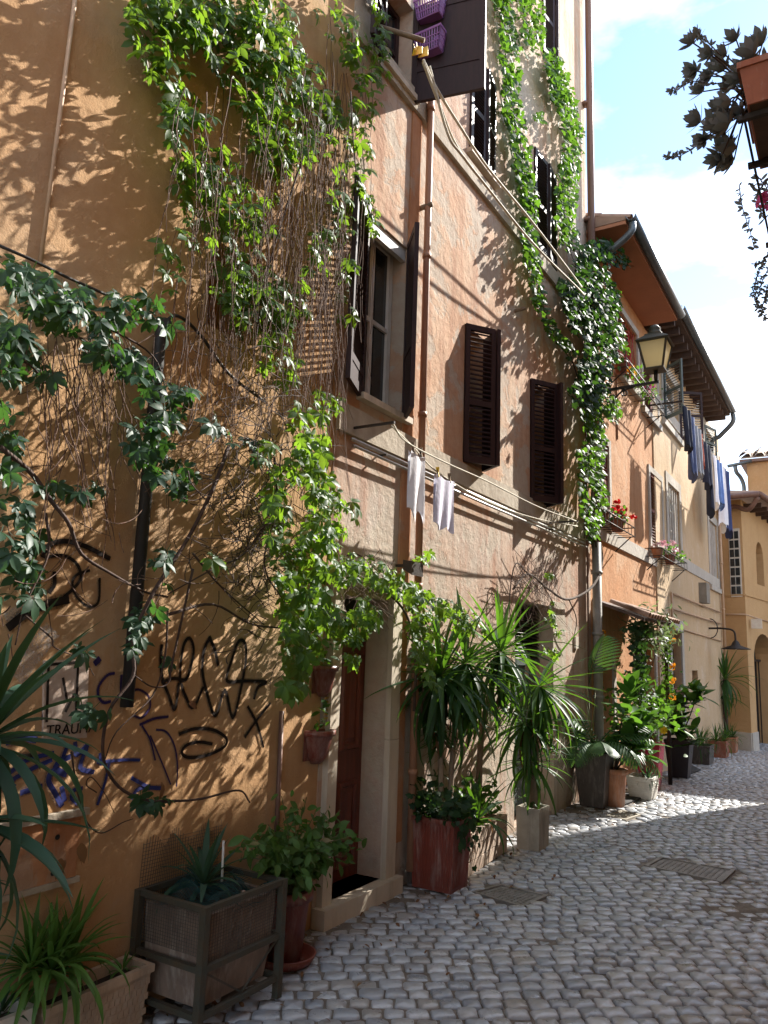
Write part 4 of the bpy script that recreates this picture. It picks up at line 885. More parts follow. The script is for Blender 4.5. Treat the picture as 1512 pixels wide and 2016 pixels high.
for pp, r0 in (([(0, 880), (60, 930), (100, 985), (135, 1030), (160, 1090), (220, 1130), (285, 1165), (330, 1175)], .011), ([(20, 560), (100, 600), (200, 640), (300, 700), (330, 780)], .007), ([(450, 880), (420, 960), (370, 1060), (300, 1170), (262, 1260), (262, 1330), (215, 1400), (203, 1490), (235, 1550), (290, 1575), (345, 1577), (400, 1572), (470, 1556), (492, 1580)], .010), ([(540, 1010), (480, 1090), (420, 1120), (330, 1170)], .007), ([(90, 1010), (95, 1090), (50, 1190), (30, 1270)], .006), ([(50, 1212), (100, 1255), (108, 1275), (165, 1300), (185, 1330)], .004), ([(140, 1480), (155, 1570), (172, 1620), (200, 1640), (240, 1620), (262, 1612)], .004), ([(190, 1560), (170, 1545), (180, 1530), (205, 1560), (225, 1600)], .003), ([(330, 1200), (325, 1290), (300, 1370), (230, 1440), (205, 1500)], .005), ([(0, 700), (60, 720), (110, 780)], .006), ([(380, 1120), (340, 1300), (330, 1345), (300, 1352), (265, 1330)], .006)): branch(v2, pp, r0, r0*.45, 'vinestem', .24)
sl_ = []
for i in range(46):
    x0 = U(60, 240); y0 = U(620, 760); sl_.append((wob((x0, y0), (x0+U(-40, 60), y0+U(120, 380)), 8, 14, (.05, .34)), U(.0018, .003), .0014))
for i in range(60):
    cx, cy = U(0, 330), U(640, 1250); a = U(0, 6.28); r = U(40, 150); k = U(-2, 2); x = U(.05, .35); pts = []
    for j in range(8):
        pts.append(W(cx, cy, x)); cx += math.cos(a)*r/7; cy += math.sin(a)*r/7; a += k/7; x = max(.03, x+U(-.03, .03))
    sl_.append((pts, U(.0018, .003), .0014))
stems(v2, 'dry_stems', sl_, 'twig')
scatter(v2, 'dead', [vleaf(W(a, b, .3), 1.3) for a, b in ((120, 1690), (160, 1660), (165, 1670), (372, 1385), (318, 1540), (128, 1694))], 10, 'dried_leaf')
# --- creeper arching over the door
v3 = thing('door_creeper', 'leafy creeper arching over the stone doorway', 'creeper', W(800, 1300, .1))
pth = [([(640, 1130), (700, 1112), (760, 1132), (820, 1180)], 26, 120), ([(800, 1165), (850, 1195), (900, 1215), (945, 1235)], 26, 130), ([(730, 1195), (700, 1235), (680, 1250)], 28, 85), ([(690, 1285), (695, 1305)], 10, 9), ([(820, 1095), (850, 1100)], 14, 12), ([(820, 1200), (835, 1280), (850, 1340)], 22, 75), ([(660, 1200), (650, 1230)], 24, 30)]
ms = vine_leaves(pth, (.08, .55), (.5, 1.0), 1.15); scatter(v3, 'creeper', ms, 300)
for pp, r0 in (([(815, 1400), (818, 1300), (800, 1210), (740, 1150), (660, 1120), (600, 1130)], .012), ([(830, 1420), (832, 1300), (815, 1200), (880, 1180), (950, 1240)], .007), ([(650, 1120), (700, 1090), (760, 1140)], .006)): branch(v3, pp, r0, r0*.4, 'bark', .12)
stems(v3, 'dry_stems', [(wob((U(640, 780), U(1080, 1150)), (U(640, 800), U(1100, 1260)), 6, 8, (.05, .3)), .002, .0013) for _ in range(60)], 'twig')
# --- woody vine over the garage
v4 = thing('woody_vine', 'gnarled woody vine over the garage opening with few bright leaves', 'vine', W(1150, 1300, .1))
for pp, r0 in (([(1160, 1000), (1185, 1090), (1170, 1150), (1120, 1180), (1080, 1160), (1040, 1130), (1010, 1160)], .02), ([(1170, 900), (1165, 1010), (1178, 1100)], .018), ([(1120, 1180), (1135, 1220), (1128, 1260)], .008), ([(1060, 1140), (1085, 1180), (1095, 1220)], .006), ([(1040, 1130), (1015, 1110), (1003, 1180), (1008, 1240)], .008)): branch(v4, pp, r0, r0*.5, 'bark', .12)
scatter(v4, 'creeper', vine_leaves([([(1090, 1195), (1085, 1230)], 12, 16), ([(1100, 1240), (1108, 1250)], 8, 7), ([(1075, 1275), (1095, 1285)], 9, 12), ([(1080, 1130), (1085, 1140)], 9, 6)], (.1, .35), (.6, .95)), 300)
stems(v4, 'dry_stems', [(wob((U(1000, 1110), U(1080, 1150)), (U(1000, 1130), U(1150, 1250)), 6, 7, (.04, .25)), .003, .0015) for _ in range(60)], 'twig')
# --- ivy curtains on the upper facade
def ivy(label, pth, key, xr, st, sc=(.7, 1.25), nm='ivy'):
    t = thing(nm, label, 'ivy', W(*pth[0][0][0], .05), 'ivy strands on the facades')
    scatter(t, key, vine_leaves(pth, xr, sc, 1.6), 300)
    for pp, r0 in st: branch(t, pp, r0, r0*.5, 'vinestem', .06)
    return t
ivy('long ivy strand trailing beside the upper shutters of the peeling house', [([(980, -60), (995, 40), (1003, 120), (1005, 200), (1020, 270), (1030, 330)], 20, 420), ([(1030, 330), (1045, 400), (1040, 470), (1050, 520)], 17, 300), ([(1050, 510), (1060, 590), (1090, 650), (1130, 700)], 12, 150), ([(1020, -60), (1050, 30), (1045, 90)], 26, 200), ([(1060, 225), (1064, 230)], 9, 16)], 'ivy', (.03, .22), [([(985, 0), (1000, 150), (1030, 320), (1050, 480), (1080, 640), (1130, 720), (1150, 800)], .008)])
ivy('broad ivy strand against the corner downpipe of the peeling house', [([(1085, 110), (1100, 160), (1118, 220), (1130, 270)], 22, 330), ([(1130, 270), (1118, 340), (1112, 410), (1120, 480)], 22, 360), ([(1090, 120), (1095, 200)], 14, 90)], 'ivy', (.03, .24), [([(1100, 130), (1120, 300), (1115, 460), (1150, 560)], .008)])
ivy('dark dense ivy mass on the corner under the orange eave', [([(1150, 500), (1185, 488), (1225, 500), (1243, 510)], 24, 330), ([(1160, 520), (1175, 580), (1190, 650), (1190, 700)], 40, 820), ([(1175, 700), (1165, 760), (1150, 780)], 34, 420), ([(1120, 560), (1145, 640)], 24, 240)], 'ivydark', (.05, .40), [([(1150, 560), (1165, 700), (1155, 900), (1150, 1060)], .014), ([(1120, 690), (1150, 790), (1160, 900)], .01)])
ivy('green ivy hanging down beside the red geranium rack', [([(1200, 790), (1208, 815)], 16, 110), ([(1160, 790), (1175, 860), (1170, 920)], 22, 280), ([(1170, 920), (1180, 980), (1165, 1050)], 17, 190), ([(1195, 600), (1215, 660)], 12, 60), ([(1145, 880), (1150, 1010)], 9, 50)], 'ivy', (.05, .36), [([(1160, 780), (1170, 900), (1165, 1080)], .012)])
ivy('small ivy sprigs in shade around the upper lattice window', [([(1222, 650), (1228, 690)], 8, 22), ([(1200, 560), (1215, 600)], 14, 60)], 'ivy', (.1, .3), [])
# ================================================================ POTS
def sqpot(name, label, mat, c, bw, bd, tw, td, h, rim=.02, grp=None, ribs=0, cat='planter', soil=True, rimh=.03):
    z0 = c[2]; t = thing(name, label, cat, c, grp); x, y = c[0], c[1]
    def lp(a, d, z): return [Vector((x+i*a/2, y+j*d/2, z0+z)) for i, j in ((-1, -1), (1, -1), (1, 1), (-1, 1))]
    b = MB(); b.loft([lp(bw, bd, 0), lp(tw, td, h-rimh)], caps=(True, False)); b.build('body', mat, t)
    b = MB(); b.loft([lp(tw, td, h-rimh), lp(tw+rim, td+rim, h-rimh), lp(tw+rim, td+rim, h), lp(tw-.03, td-.03, h), lp(tw-.035, td-.035, h-.06)]); b.build('rim', mat, t)
    if soil: MB().add(lp(tw-.034, td-.034, h-.045), [(0, 1, 2, 3)]).build('soil', 'soil', t)
    if ribs:
        b = MB()
        for k in range(ribs):
            s = (k+.5)/ribs-.5
            for lo, hi, ax in ((0, 1, 0), (0, 1, 1)):
                for sg in (-1, 1):
                    if ax == 0: p = Vector((x+s*bw*.9, y+sg*bd/2, z0+.03)); q = Vector((x+s*tw*.9, y+sg*td/2, z0+h-rimh-.01))
                    else: p = Vector((x+sg*bw/2, y+s*bd*.9, z0+.03)); q = Vector((x+sg*tw/2, y+s*td*.9, z0+h-rimh-.01))
                    b.bar(p, q, .008)
        b.build('ribs', mat, t, kind='stuff')
    return t
def rpot(name, label, mat, c, r0, r1, h, saucer=False, grp=None, cat='pot'):
    t = thing(name, label, cat, c, grp)
    b = MB(); b.lathe([(0, 0), (r0, 0), (r0+(r1-r0)*.85, h*.86)], c, 24); b.build('body', mat, t)
    b = MB(); b.lathe([(r0+(r1-r0)*.85, h*.86), (r1+.012, h*.86), (r1+.015, h*.99), (r1, h), (r1-.02, h), (r1-.02, h*.9)], c, 24); b.build('rim', mat, t)
    b = MB(); b.lathe([(0, h*.93), (r1-.02, h*.93)], c, 24); b.build('soil', 'soil', t)
    if saucer: MB().lathe([(0, -.0), (r0+.06, .0), (r0+.085, .045), (r0+.07, .045), (r0+.05, .012), (0, .012)], c, 24).build('saucer', mat, t)
    return t
def straps(parent, crown, n, L, wd, key, mat, el=(80, -35), seeds=4, lo=.75, pw=1.0):
    """rosette of arching strap leaves"""
    ds = [leaf_strap(L, wd, dr).mesh('leaf', mat) for dr in np.linspace(.35, 1.9, seeds)]; dd_ = leaf_strap(L*.9, wd*.7, 1.7).mesh('leaf', 'deadleaf')
    for i in range(n):
        t = (i+.5)/n; az = i*2.39996+U(-.25, .25); e = R_(el[0]+(el[1]-el[0])*t**pw+U(-8, 8)); s = U(lo, 1.08)
        d = Vector((math.cos(az)*math.cos(e), math.sin(az)*math.cos(e), math.sin(e))); nr = Vector((-math.cos(az)*math.sin(e), -math.sin(az)*math.sin(e), math.cos(e)))
        k = min(seeds-1, int(t*seeds*.999+U(-.4, .4))) if t > .1 else 0
        put('leaf', dd_ if mat == 'strap' and t > .72 and random.random() < .3 else ds[max(0, k)], parent, smat(Vector(crown)+d*.02, d, nr+Vector((U(-.2, .2), U(-.2, .2), 0)), s))
def gp(px, py): return G(px, py)
# red square planter + yuccas
c = Vector((.25, 5.27, 0)); hz = YP(888, 1617, 5.13).z
sqpot('square_planter', 'tall red-brown ribbed square planter beside the doorway', 'redplastic', c, .31, .26, .35, .29, hz, .02, None, 14)
y1 = thing('yucca', 'tall dark yucca with drooping strap leaves rising from the red square planter', 'yucca', (c.x, c.y, hz-.05))
cr = YP(866, 1332, 5.30); cr2 = YP(918, 1306, 5.55)
for q, n in ((cr, 105), (cr2, 84)):
    MB().tube(bez([Vector((c.x+U(-.05, .05), c.y+U(-.04, .04), hz-.05)), Vector((q.x*.5+c.x*.5, q.y*.5+c.y*.5, (hz+q.z)/2)), q], 5), .022, 7, .018).build('trunk', 'palebark', y1)
    straps(y1, q, n, .72, .044, None, 'strap', (82, -84), 4, .75, .55)
ip = thing('trailing_ivy', 'dark trailing ivy filling the top of the red square planter', 'ivy', (c.x, c.y, hz-.04))
scatter(ip, 'smallivy', [smat(Vector((U(.06, .46), U(5.08, 5.46), hz+abs(random.gauss(0, .11)))), (U(-1, 1), U(-1, 1), U(-1, .4)), (U(-.3, 1), U(-1, .3), U(0, 1)), U(.7, 1.3)) for _ in range(260)]+[smat(Vector((.44+U(-.02, .06), U(5.1, 5.45), hz-abs(random.gauss(0, .1)))), (U(0, .5), U(-.5, .5), -1), (1, U(-1, 0), .5), U(.6, 1)) for _ in range(50)], 300)
stems(ip, 'stems', [([Vector((c.x+U(-.1, .1), c.y+U(-.1, .1), hz-.04)), Vector((c.x+U(-.17, .2), c.y+U(-.15, .15), hz+U(.05, .25)))], .0025, .0015) for _ in range(40)], 'greenstem', 4)
# low block planter + spiky young yucca
BP = [Vector((.33, 5.50, 0)), Vector((.25, 6.52, 0))]; hb = .30
bp = thing('block_planter', 'low planter of pale pinkish blocks streaked with leaf shadows', 'planter', (.18, 6.0, 0))
d = (BP[1]-BP[0]); ln = d.length; d.normalize(); nn = Vector((d.y, -d.x, 0)); bl = ln/4
for r in range(3):
    off = -bl*.5 if r % 2 else 0; s = off
    while s < ln-.02:
        a, e = max(0, s)+.003, min(ln, s+bl)-.003
        if e-a > .03:
            p0 = BP[0]+d*a-nn*.06; b = MB(); j = U(-.003, .003)
            M_ = Matrix((d, -nn, Vector((0, 0, 1)))).transposed().to_4x4(); M_.translation = BP[0]+d*a-Vector((0, 0, 0))+nn*j
            b.box((0, 0, r*hb/3+.003), (e-a, .06, (r+1)*hb/3-.003), M_); b.build('block', 'pinkconc', bp)
        s += bl
for s in (0.002, ln-.062):
    M_ = Matrix((d, -nn, Vector((0, 0, 1)))).transposed().to_4x4(); M_.translation = BP[0]+d*s
    b = MB(); b.box((0, .065, .0), (.06, .26, hb-.006), M_); b.build('end_block', 'pinkconc', bp)
M_.translation = BP[0]; b = MB(); b.box((.065, .062, .02), (ln-.065, .25, hb-.05), M_); b.build('soil', 'soil', bp)
M_.translation = BP[0]; b = MB(); b.box((.004, .004, .004), (ln-.004, .056, hb-.012), M_); b.build('mortar', 'joint', bp)
y2 = thing('young_yucca', 'small spiky bright yucca leaning out of the low block planter', 'yucca', (.24, 5.75, hb-.05))
straps(y2, YP(941, 1615, 5.62), 22, .42, .035, None, 'strap', (72, 2), 3)
y2b = thing('yucca', 'yucca with stiff upright blades behind the low block planter', 'yucca', (.12, 6.2, hb-.05))
cr3 = YP(986, 1285, 6.15); MB().tube(bez([Vector((.12, 6.2, hb-.05)), Vector((.15, 6.2, 1.0)), cr3], 5), .03, 7, .022).build('trunk', 'palebark', y2b); straps(y2b, cr3, 80, .68, .044, None, 'strap', (85, -80), 4, .75, .7)
fb = thing('leafy_shrub', 'small dark leafy shrub at the back of the low block planter', 'shrub', (.15, 6.1, hb-.05))
scatter(fb, 'small', [smat(Vector((U(.05, .28), U(5.7, 6.4), hb+U(-.04, .28))), (U(-1, 1), U(-1, 1), U(-.6, .8)), (U(-.3, 1), U(-1, .3), U(0, 1)), U(.8, 1.5)) for _ in range(260)], 200)
stems(fb, 'stems', [([Vector((.15, U(5.8, 6.3), hb-.05)), Vector((U(.08, .26), U(5.7, 6.4), hb+U(.08, .25)))], .003, .002) for _ in range(30)], 'greenstem')
# concrete cube planter + bright yucca
c = Vector((.39, 6.76, 0)); hc = YP(1045, 1592, 6.63).z
sqpot('concrete_planter', 'small square concrete planter at the end of the low block planter', 'concrete', c, .20, .24, .21, .25, hc, .006)
y3 = thing('yucca', 'sunlit bright yucca drooping over the square concrete planter', 'yucca', (c.x, c.y, hc-.05))
for q, n, l in ((YP(1062, 1352, 6.85), 90, .72), (YP(1035, 1425, 6.75), 60, .62), (YP(1046, 1500, 6.80), 40, .5)):
    MB().tube([Vector((c.x+U(-.04, .04), c.y+U(-.04, .04), hc-.05)), Vector((c.x*.4+q.x*.6, c.y*.4+q.y*.6, hc*.4+q.z*.6)), q], .026, 7, .02).build('trunk', 'palebark', y3); straps(y3, q, n, l, .038, None, 'strap', (60, -82), 4, .75, .6)
# fancy iron stand with clay box
IX0, IX1, IY0, IY1 = .03, .44, 2.67, 3.20; hi = .53
ir = thing('iron_stand', 'aged green iron plant stand with crossed braces by the graffiti wall', 'plant stand', ((IX0+IX1)/2, (IY0+IY1)/2, 0))
for x in (IX0, IX1):
    for y in (IY0, IY1): MB().box((x-.017, y-.017, 0), (x+.017, y+.017, hi)).build('leg', 'agediron', ir)
for z in (.09, hi*.52, hi-.012):
    for x in (IX0, IX1): MB().box((x-.012, IY0+.018, z-.012), (x+.012, IY1-.018, z+.012)).build('rail', 'agediron', ir)
    for y in (IY0, IY1): MB().box((IX0+.018, y-.012, z-.012), (IX1-.018, y+.012, z+.012)).build('rail', 'agediron', ir)
MB().bar((IX1, IY0+.02, hi*.50), (IX1, (IY0+IY1)/2, .11), .008).build('brace', 'agediron', ir); MB().bar((IX1, IY1-.02, hi*.50), (IX1, (IY0+IY1)/2+.01, .11), .008).build('brace', 'agediron', ir)
cb = thing('clay_box', 'weathered clay box planter with a flower relief inside the iron stand', 'planter', ((IX0+IX1)/2, (IY0+IY1)/2, .10))
def lp(ix, z): return [Vector((x, y, z)) for x, y in ((IX0+ix, IY0+ix), (IX1-ix, IY0+ix), (IX1-ix, IY1-ix), (IX0+ix, IY1-ix))]
b = MB(); b.loft([lp(.05, .10), lp(.03, hi*.5), lp(.022, hi-.05), lp(.045, hi-.05), lp(.05, hi-.10)], caps=(True, False)); b.build('body', 'oldclay', cb); MB().add(lp(.047, hi-.09), [(0, 1, 2, 3)]).build('soil', 'soil', cb)
yc, zc_ = (IY0+IY1)/2, hi*.76
for k in range(4):
    a = R_(45+90*k); ce = Vector((IX1-.021, yc+math.cos(a)*.05, zc_+math.sin(a)*.05)); pts = [ce+Vector((0, math.cos(t)*.036, math.sin(t)*.036)) for t in [i*math.pi/6 for i in range(13)]]
    MB().tube(pts, .006, 6, cap=False).build('relief_petal', 'oldclay', cb)
MB().tube([Vector((IX1-.021, yc+.0, zc_-.13)), Vector((IX1-.021, yc, zc_+.13))], .008, 6).build('relief_stem', 'oldclay', cb)
b = MB()
for i in range(30):
    y = IY0+.02+(IY1-IY0-.04)*i/29; b.bar((IX1-.012, y, hi*.55), (IX1-.012, y, hi-.02), .0018)
for i in range(17): z = hi*.55+(hi*.43)*i/16; b.bar((IX1-.0135, IY0+.02, z), (IX1-.0135, IY1-.02, z), .0018)
for i in range(26):
    x = IX0+.02+(IX1-IX0-.04)*i/25; b.bar((x, IY0+.012, hi*.6), (x, IY0+.012, hi-.02), .0018)
for i in range(15): z = hi*.6+(hi*.38)*i/14; b.bar((IX0+.02, IY0+.0135, z), (IX1-.02, IY0+.0135, z), .0018)
b.build('wire_mesh', 'wire', cb, kind='stuff')
b = MB()
for i in range(40): y = IY0+.0+(IY1-IY0)*i/39; b.bar((.02, y, hi-.1), (.03+.02*math.sin(i*.3), y, hi+.20+.03*math.sin(i*.5)), .0018)
for i in range(18): z = hi-.08+.27*i/17; b.bar((.026, IY0, z), (.026, IY1, z), .0018)
b.build('wire_screen', 'wire', cb, kind='stuff')
nt_ = thing('garden_net', 'crumpled dark green garden net over the clay box', 'net', ((IX0+IX1)/2, yc, hi-.06)); b = MB()
def nz(x, y): return hi-.045+.035*math.sin(x*23+1)*math.cos(y*17)+.045*max(0, math.sin(y*9+x*6))+.02*math.sin(y*41)
for i in range(46):
    y = IY0+.02+(IY1-IY0-.03)*i/45; b.tube([Vector((IX0+.02+(IX1-IX0-.03)*k/10, y+.006*math.sin(k*2+i), nz(IX0+.04*k, y))) for k in range(11)], .0012, 3, cap=False)
for i in range(40):
    x = IX0+.02+(IX1-IX0-.03)*i/39; b.tube([Vector((x+.006*math.sin(k*2+i), IY0+.02+(IY1-IY0-.03)*k/10, nz(x, IY0+.045*k))) for k in range(11)], .0012, 3, cap=False)
b.build('mesh', 'net', nt_, kind='stuff')
cp = thing('broad_strap_plant', 'broad-leaved green plant growing through the net in the clay box', 'plant', ((IX0+IX1)/2, yc, hi-.1))
straps(cp, YP(400, 1745, 2.95), 26, .30, .032, None, 'strapblue', (75, 5), 3); straps(cp, YP(318, 1690, 3.0), 12, .24, .03, None, 'spider', (80, 10), 3)
MB().tube([YP(437, 1735, 3.0), YP(440, 1655, 3.0)], .006, 6).build('label_stick', 'white', cp)
MB().tube(bez([YP(300, 1740, 3.0), YP(316, 1650, 3.0), YP(318, 1590, 3.0)], 4), .006, 5, .004).build('stalk', 'greenstem', cp)
# round pot + bush
c = Vector((.20, 3.56, 0)); hp = YP(545, 1752, 3.5).z
rpot('round_pot', 'large round terracotta coloured pot with saucer beside the iron stand', 'redplastic', c, .085, .125, hp, True)
bu = thing('leafy_bush', 'bushy light green plant growing from the round pot before the door', 'bush', (c.x, c.y, hp-.04))
ms = []; sts = []
for k in range(60):
    a = U(0, 6.28); px, py = 600+math.cos(a)*U(20, 125), 1660+math.sin(a)*U(10, 108); x = U(.08, .46)
    tip = W(px, py, x); base = Vector((c.x+U(-.06, .06), c.y+U(-.06, .06), hp-.04)); mid = base.lerp(tip, .5)+Vector((0, 0, .08)); pts = bez([base, mid, tip], 5); sts.append((pts, .004, .002))
    for j in range(17):
        t = U(.35, 1.03); p = pts[min(len(pts)-1, int(t*(len(pts)-1)))]+Vector((U(-.05, .05), U(-.05, .05), U(-.05, .05))); ms.append(smat(p, (U(-1, 1), U(-1, 1), U(-1, .4)), (U(-.3, 1), U(-1, .4), U(.1, 1)), U(.4, .95)))
scatter(bu, 'bush', ms, 300); stems(bu, 'stems', sts, 'greenstem')
# basket-weave trough, spider plant, white trough, left yucca
c = Vector((.105, 2.37, 0)); ht = G(300, 1897, .24).z
bt = sqpot('basket_trough', 'sand coloured basket-weave trough at the foot of the graffiti wall', 'sand', c, .12, .46, .16, .52, .26, .02, None, 0, 'planter', True, .03)
b = MB()
for r in range(6):
    for k in range(17):
        s = (k+.5*(r % 2))/17-.47; z = .03+r*.031; f = .06+.02*(z/.23)
        b.box((c.x+f-.004, c.y+s*.49-.012, z), (c.x+f+.004, c.y+s*.49+.012, z+.024))
    for k in range(6):
        s = (k+.5*(r % 2))/6-.42; z = .03+r*.031; f = .23+.03*(z/.23); b.box((c.x+s*.13-.009, c.y+f-.003, z), (c.x+s*.13+.009, c.y+f+.004, z+.024))
b.build('weave_relief', 'sand', bt, kind='stuff')
sp = thing('spider_plant', 'arching green spider plant spilling over the basket-weave trough', 'plant', (.10, 2.25, .2))
for q, n in ((W(100, 1915, .12), 60), (W(60, 1910, .11), 40), (W(135, 1900, .10), 40)): straps(sp, q, n, .30, .026, None, 'spider', (85, -10), 4, .6)
sp2 = thing('seedling', 'small rosette seedling in the far end of the basket-weave trough', 'plant', (.10, 2.54, .2)); straps(sp2, Vector((.105, 2.54, .235)), 14, .09, .012, None, 'spider', (70, 5), 3)
wp = sqpot('white_trough', 'chipped white trough at the bottom left corner', 'white', (.10, 1.83, 0), .12, .42, .15, .47, .28, .015)
ws_ = thing('trough_seedlings', 'sparse grey-green leaves in the chipped white trough', 'plant', (.10, 1.9, .23)); straps(ws_, Vector((.09, 1.98, .25)), 12, .14, .02, None, 'strapblue', (70, 0), 3); straps(ws_, Vector((.12, 1.85, .25)), 10, .14, .02, None, 'strapblue', (70, 0), 3)
ly = thing('blue_yucca', 'blue-green sword leaves of a yucca reaching in at the left edge', 'yucca', (.42, 1.52, .2))
q = Vector((.44, 1.56, 1.30)); MB().tube([Vector((.42, 1.52, .2)), q], .03, 7, .024).build('trunk', 'palebark', ly); straps(ly, q, 60, .52, .055, None, 'strapblue', (75, -75)); straps(ly, q-Vector((.0, 0, .25)), 34, .48, .055, None, 'strapblue', (20, -75))
lb = sqpot('left_planter', 'square concrete planter holding the blue-green yucca, left edge', 'concrete', (.42, 1.52, 0), .2, .2, .24, .24, .26, .01)
# wall pots by the door
for (px, py, r, h), lab in zip(((632, 1310, .095, .19), (619, 1436, .115, .20)), ('upper half-round red wall pot left of the door', 'lower half-round red wall pot left of the door')):
    q = W(px, py, .0); t = thing('wall_pot', lab, 'wall pot', (0.0, q.y, q.z-h), 'red wall pots beside the door')
    b = MB(); b.lathe([(0, -h), (r*.35, -h), (r*.62, -h*.8), (r*.93, -.03)], (.014, q.y, q.z), 16, 'Z', -math.pi/2, math.pi/2)
    b.build('body', 'redplastic', t); b = MB(); b.lathe([(r*.93, -.032), (r+.006, -.032), (r+.008, 0), (r-.012, 0), (r-.012, -.03)], (.014, q.y, q.z), 16, 'Z', -math.pi/2, math.pi/2); b.build('rim', 'redplastic', t)
    b = MB(); b.lathe([(0, -.025), (r-.013, -.025)], (.014, q.y, q.z), 16, 'Z', -math.pi/2, math.pi/2); b.build('soil', 'soil', t)
    MB().box((.008, q.y-r, q.z-h*.9), (.013, q.y+r, q.z)).build('back_plate', 'redplastic', t)
    p2 = thing('wall_pot_plant', lab.replace('half-round red wall pot', 'trailing sprig in the wall pot'), 'plant', (.05, q.y, q.z-.03)); scatter(p2, 'small', [smat(Vector((U(.03, .1), q.y+U(-.07, .07), q.z+U(-.02, .16))), (U(-1, 1), U(-1, 1), U(-.6, .8)), (U(0, 1), U(-1, .4), 1), U(.7, 1.3)) for _ in range(18)], 60)
# row of tall pots further on
c = G(1168, 1592); c.x = .25; c.y = 9.1
hg = YP(1185, 1484, 8.95).z
sqpot('tall_planter', 'tall anthracite tapered planter holding a palm', 'greyplastic', c, .26, .26, .37, .37, hg, .012)
pm = thing('potted_palm', 'feathery palm in the tall anthracite planter', 'palm', (c.x, c.y, hg-.05))
fm = [frond(l, .26, 18, dr).mesh('frond', 'palm') for l, dr in ((.85, 1.5), (.75, 1.1), (.8, 1.9))]
for i in range(13):
    az = i*2.4; e = R_(U(40, 85)); d = Vector((math.cos(az)*math.cos(e), math.sin(az)*math.cos(e), math.sin(e))); nr = Vector((-math.cos(az)*math.sin(e), -math.sin(az)*math.sin(e), math.cos(e))); put('frond', fm[i % 3], pm, smat(Vector((c.x+U(-.05, .05), c.y+U(-.05, .05), hg-.05)), d, nr, U(.9, 1.25)))
for px in (1150, 1158, 1172): MB().tube([Vector((c.x+U(-.05, .05), c.y+U(-.05, .05), hg-.05)), YP(px, 1360, 9.2)], .009, 6, .006).build('stem', 'greenstem', pm)
b = frond(.5, .3, 14, .4); put('frond', b.mesh('frond', 'palm'), pm, smat(YP(1160, 1345, 9.2), (.2, -.1, 1), (-.5, -1, 0), 1.1))
def rubber(name, label, base, trunks, n, sc=(.95, 1.5), cat='rubber plant', tm='bark'):
    t = thing(name, label, cat, base); ms = []
    for q, m, rad in trunks:
        q = Vector(q); MB().tube(bez([Vector(base), Vector(base).lerp(q, .5)+Vector((U(-.04, .04), U(-.04, .04), .02)), q], 4), .013, 6, .008).build('stem', tm, t)
        m = int(m*1.7)
        for i in range(m):
            az = i*2.4+U(-.3, .3); k = i/m; p = Vector(base).lerp(q, .45+.55*k) if rad == 0 else q+Vector((U(-1, 1), U(-1, 1), U(-1, 1)))*rad
            e = R_(-15+75*k+U(-20, 20)); d = Vector((math.cos(az)*math.cos(e), math.sin(az)*math.cos(e), math.sin(e))); ms.append(smat(p, d, Vector((-math.cos(az)*math.sin(e), -math.sin(az)*math.sin(e), math.cos(e))), U(*sc)))
    scatter(t, 'rubber', ms, 300); return t
c = Vector((.44, 9.26, gz(9.26))); hr = YP(1215, 1512, 9.3).z
rpot('clay_pot', 'tall cylindrical light terracotta pot between grey and white planters', 'terralight', c, .10, .13, hr-c.z)
rubber('rubber_plant', 'rubber plant with glossy broad leaves in the cylindrical terracotta pot', Vector((c.x, c.y, hr-.03)), [(YP(1243, 1350, 9.6), 16, 0), (YP(1250, 1420, 9.3), 18, .12), (YP(1228, 1470, 9.2), 18, .10), (YP(1270, 1470, 9.5), 10, .10)], 60)
c = Vector((.52, 10.25, gz(10.2))); hw = YP(1270, 1528, 10.2).z-c.z
wpl = sqpot('white_planter', 'white horizontally ribbed planter in the sun', 'white', c, .26, .30, .31, .36, hw, .015)
b = MB()
for k in range(7):
    z = c.z+.03+k*(hw-.08)/7; f = .13+.025*k/7; b.box((c.x-f-.004, c.y-.15-.03*k/7-.004, z), (c.x+f+.004, c.y+.15+.03*k/7+.004, z+.012))
b.build('ribs', 'white', wpl, kind='stuff')
tr = thing('small_tree', 'slim pale-trunked small-leaved tree in the white ribbed planter', 'tree', (c.x, c.y, c.z+hw-.05))
tq = YP(1262, 1400, 10.2); MB().tube(bez([Vector((c.x, c.y, c.z+hw-.05)), Vector((c.x+.02, c.y, (c.z+hw+tq.z)/2)), tq], 5), .017, 7, .012).build('trunk', 'palebark', tr)
scatter(tr, 'small', [smat(YP(1250+random.gauss(0, 42), 1395+random.gauss(0, 32), 10.2+U(-.4, .3)), (U(-1, 1), U(-1, 1), U(-1, .5)), (U(-.3, 1), U(-1, .4), U(.1, 1)), U(1, 1.9)) for _ in range(420)], 300)
stems(tr, 'twigs', [([tq, YP(1250+random.gauss(0, 35), 1395+random.gauss(0, 25), 10.2+U(-.3, .3))], .004, .002) for _ in range(30)], 'bark')
ag = thing('spiky_groundcover', 'grassy rosette at the foot of the slim tree', 'plant', (c.x+.08, c.y-.08, c.z+hw-.05)); straps(ag, Vector((c.x+.08, c.y-.08, c.z+hw-.03)), 26, .2, .018, None, 'strapblue', (80, -15), 3)
c = Vector((.40, 11.2, gz(11.2))); hq = YP(1285, 1465, 11.1).z-c.z
sqpot('crimson_planter', 'tall glossy crimson planter behind the white planter', 'crimson', c, .22, .22, .32, .32, hq, .008)
rubber('crimson_pot_plant', 'broad green leaves rising from the glossy crimson planter', Vector((c.x, c.y, c.z+hq-.03)), [(YP(1262, 1330, 11.0), 12, 0), (YP(1280, 1400, 11.1), 18, .16), (YP(1310, 1420, 11.1), 14, .14)], 40)
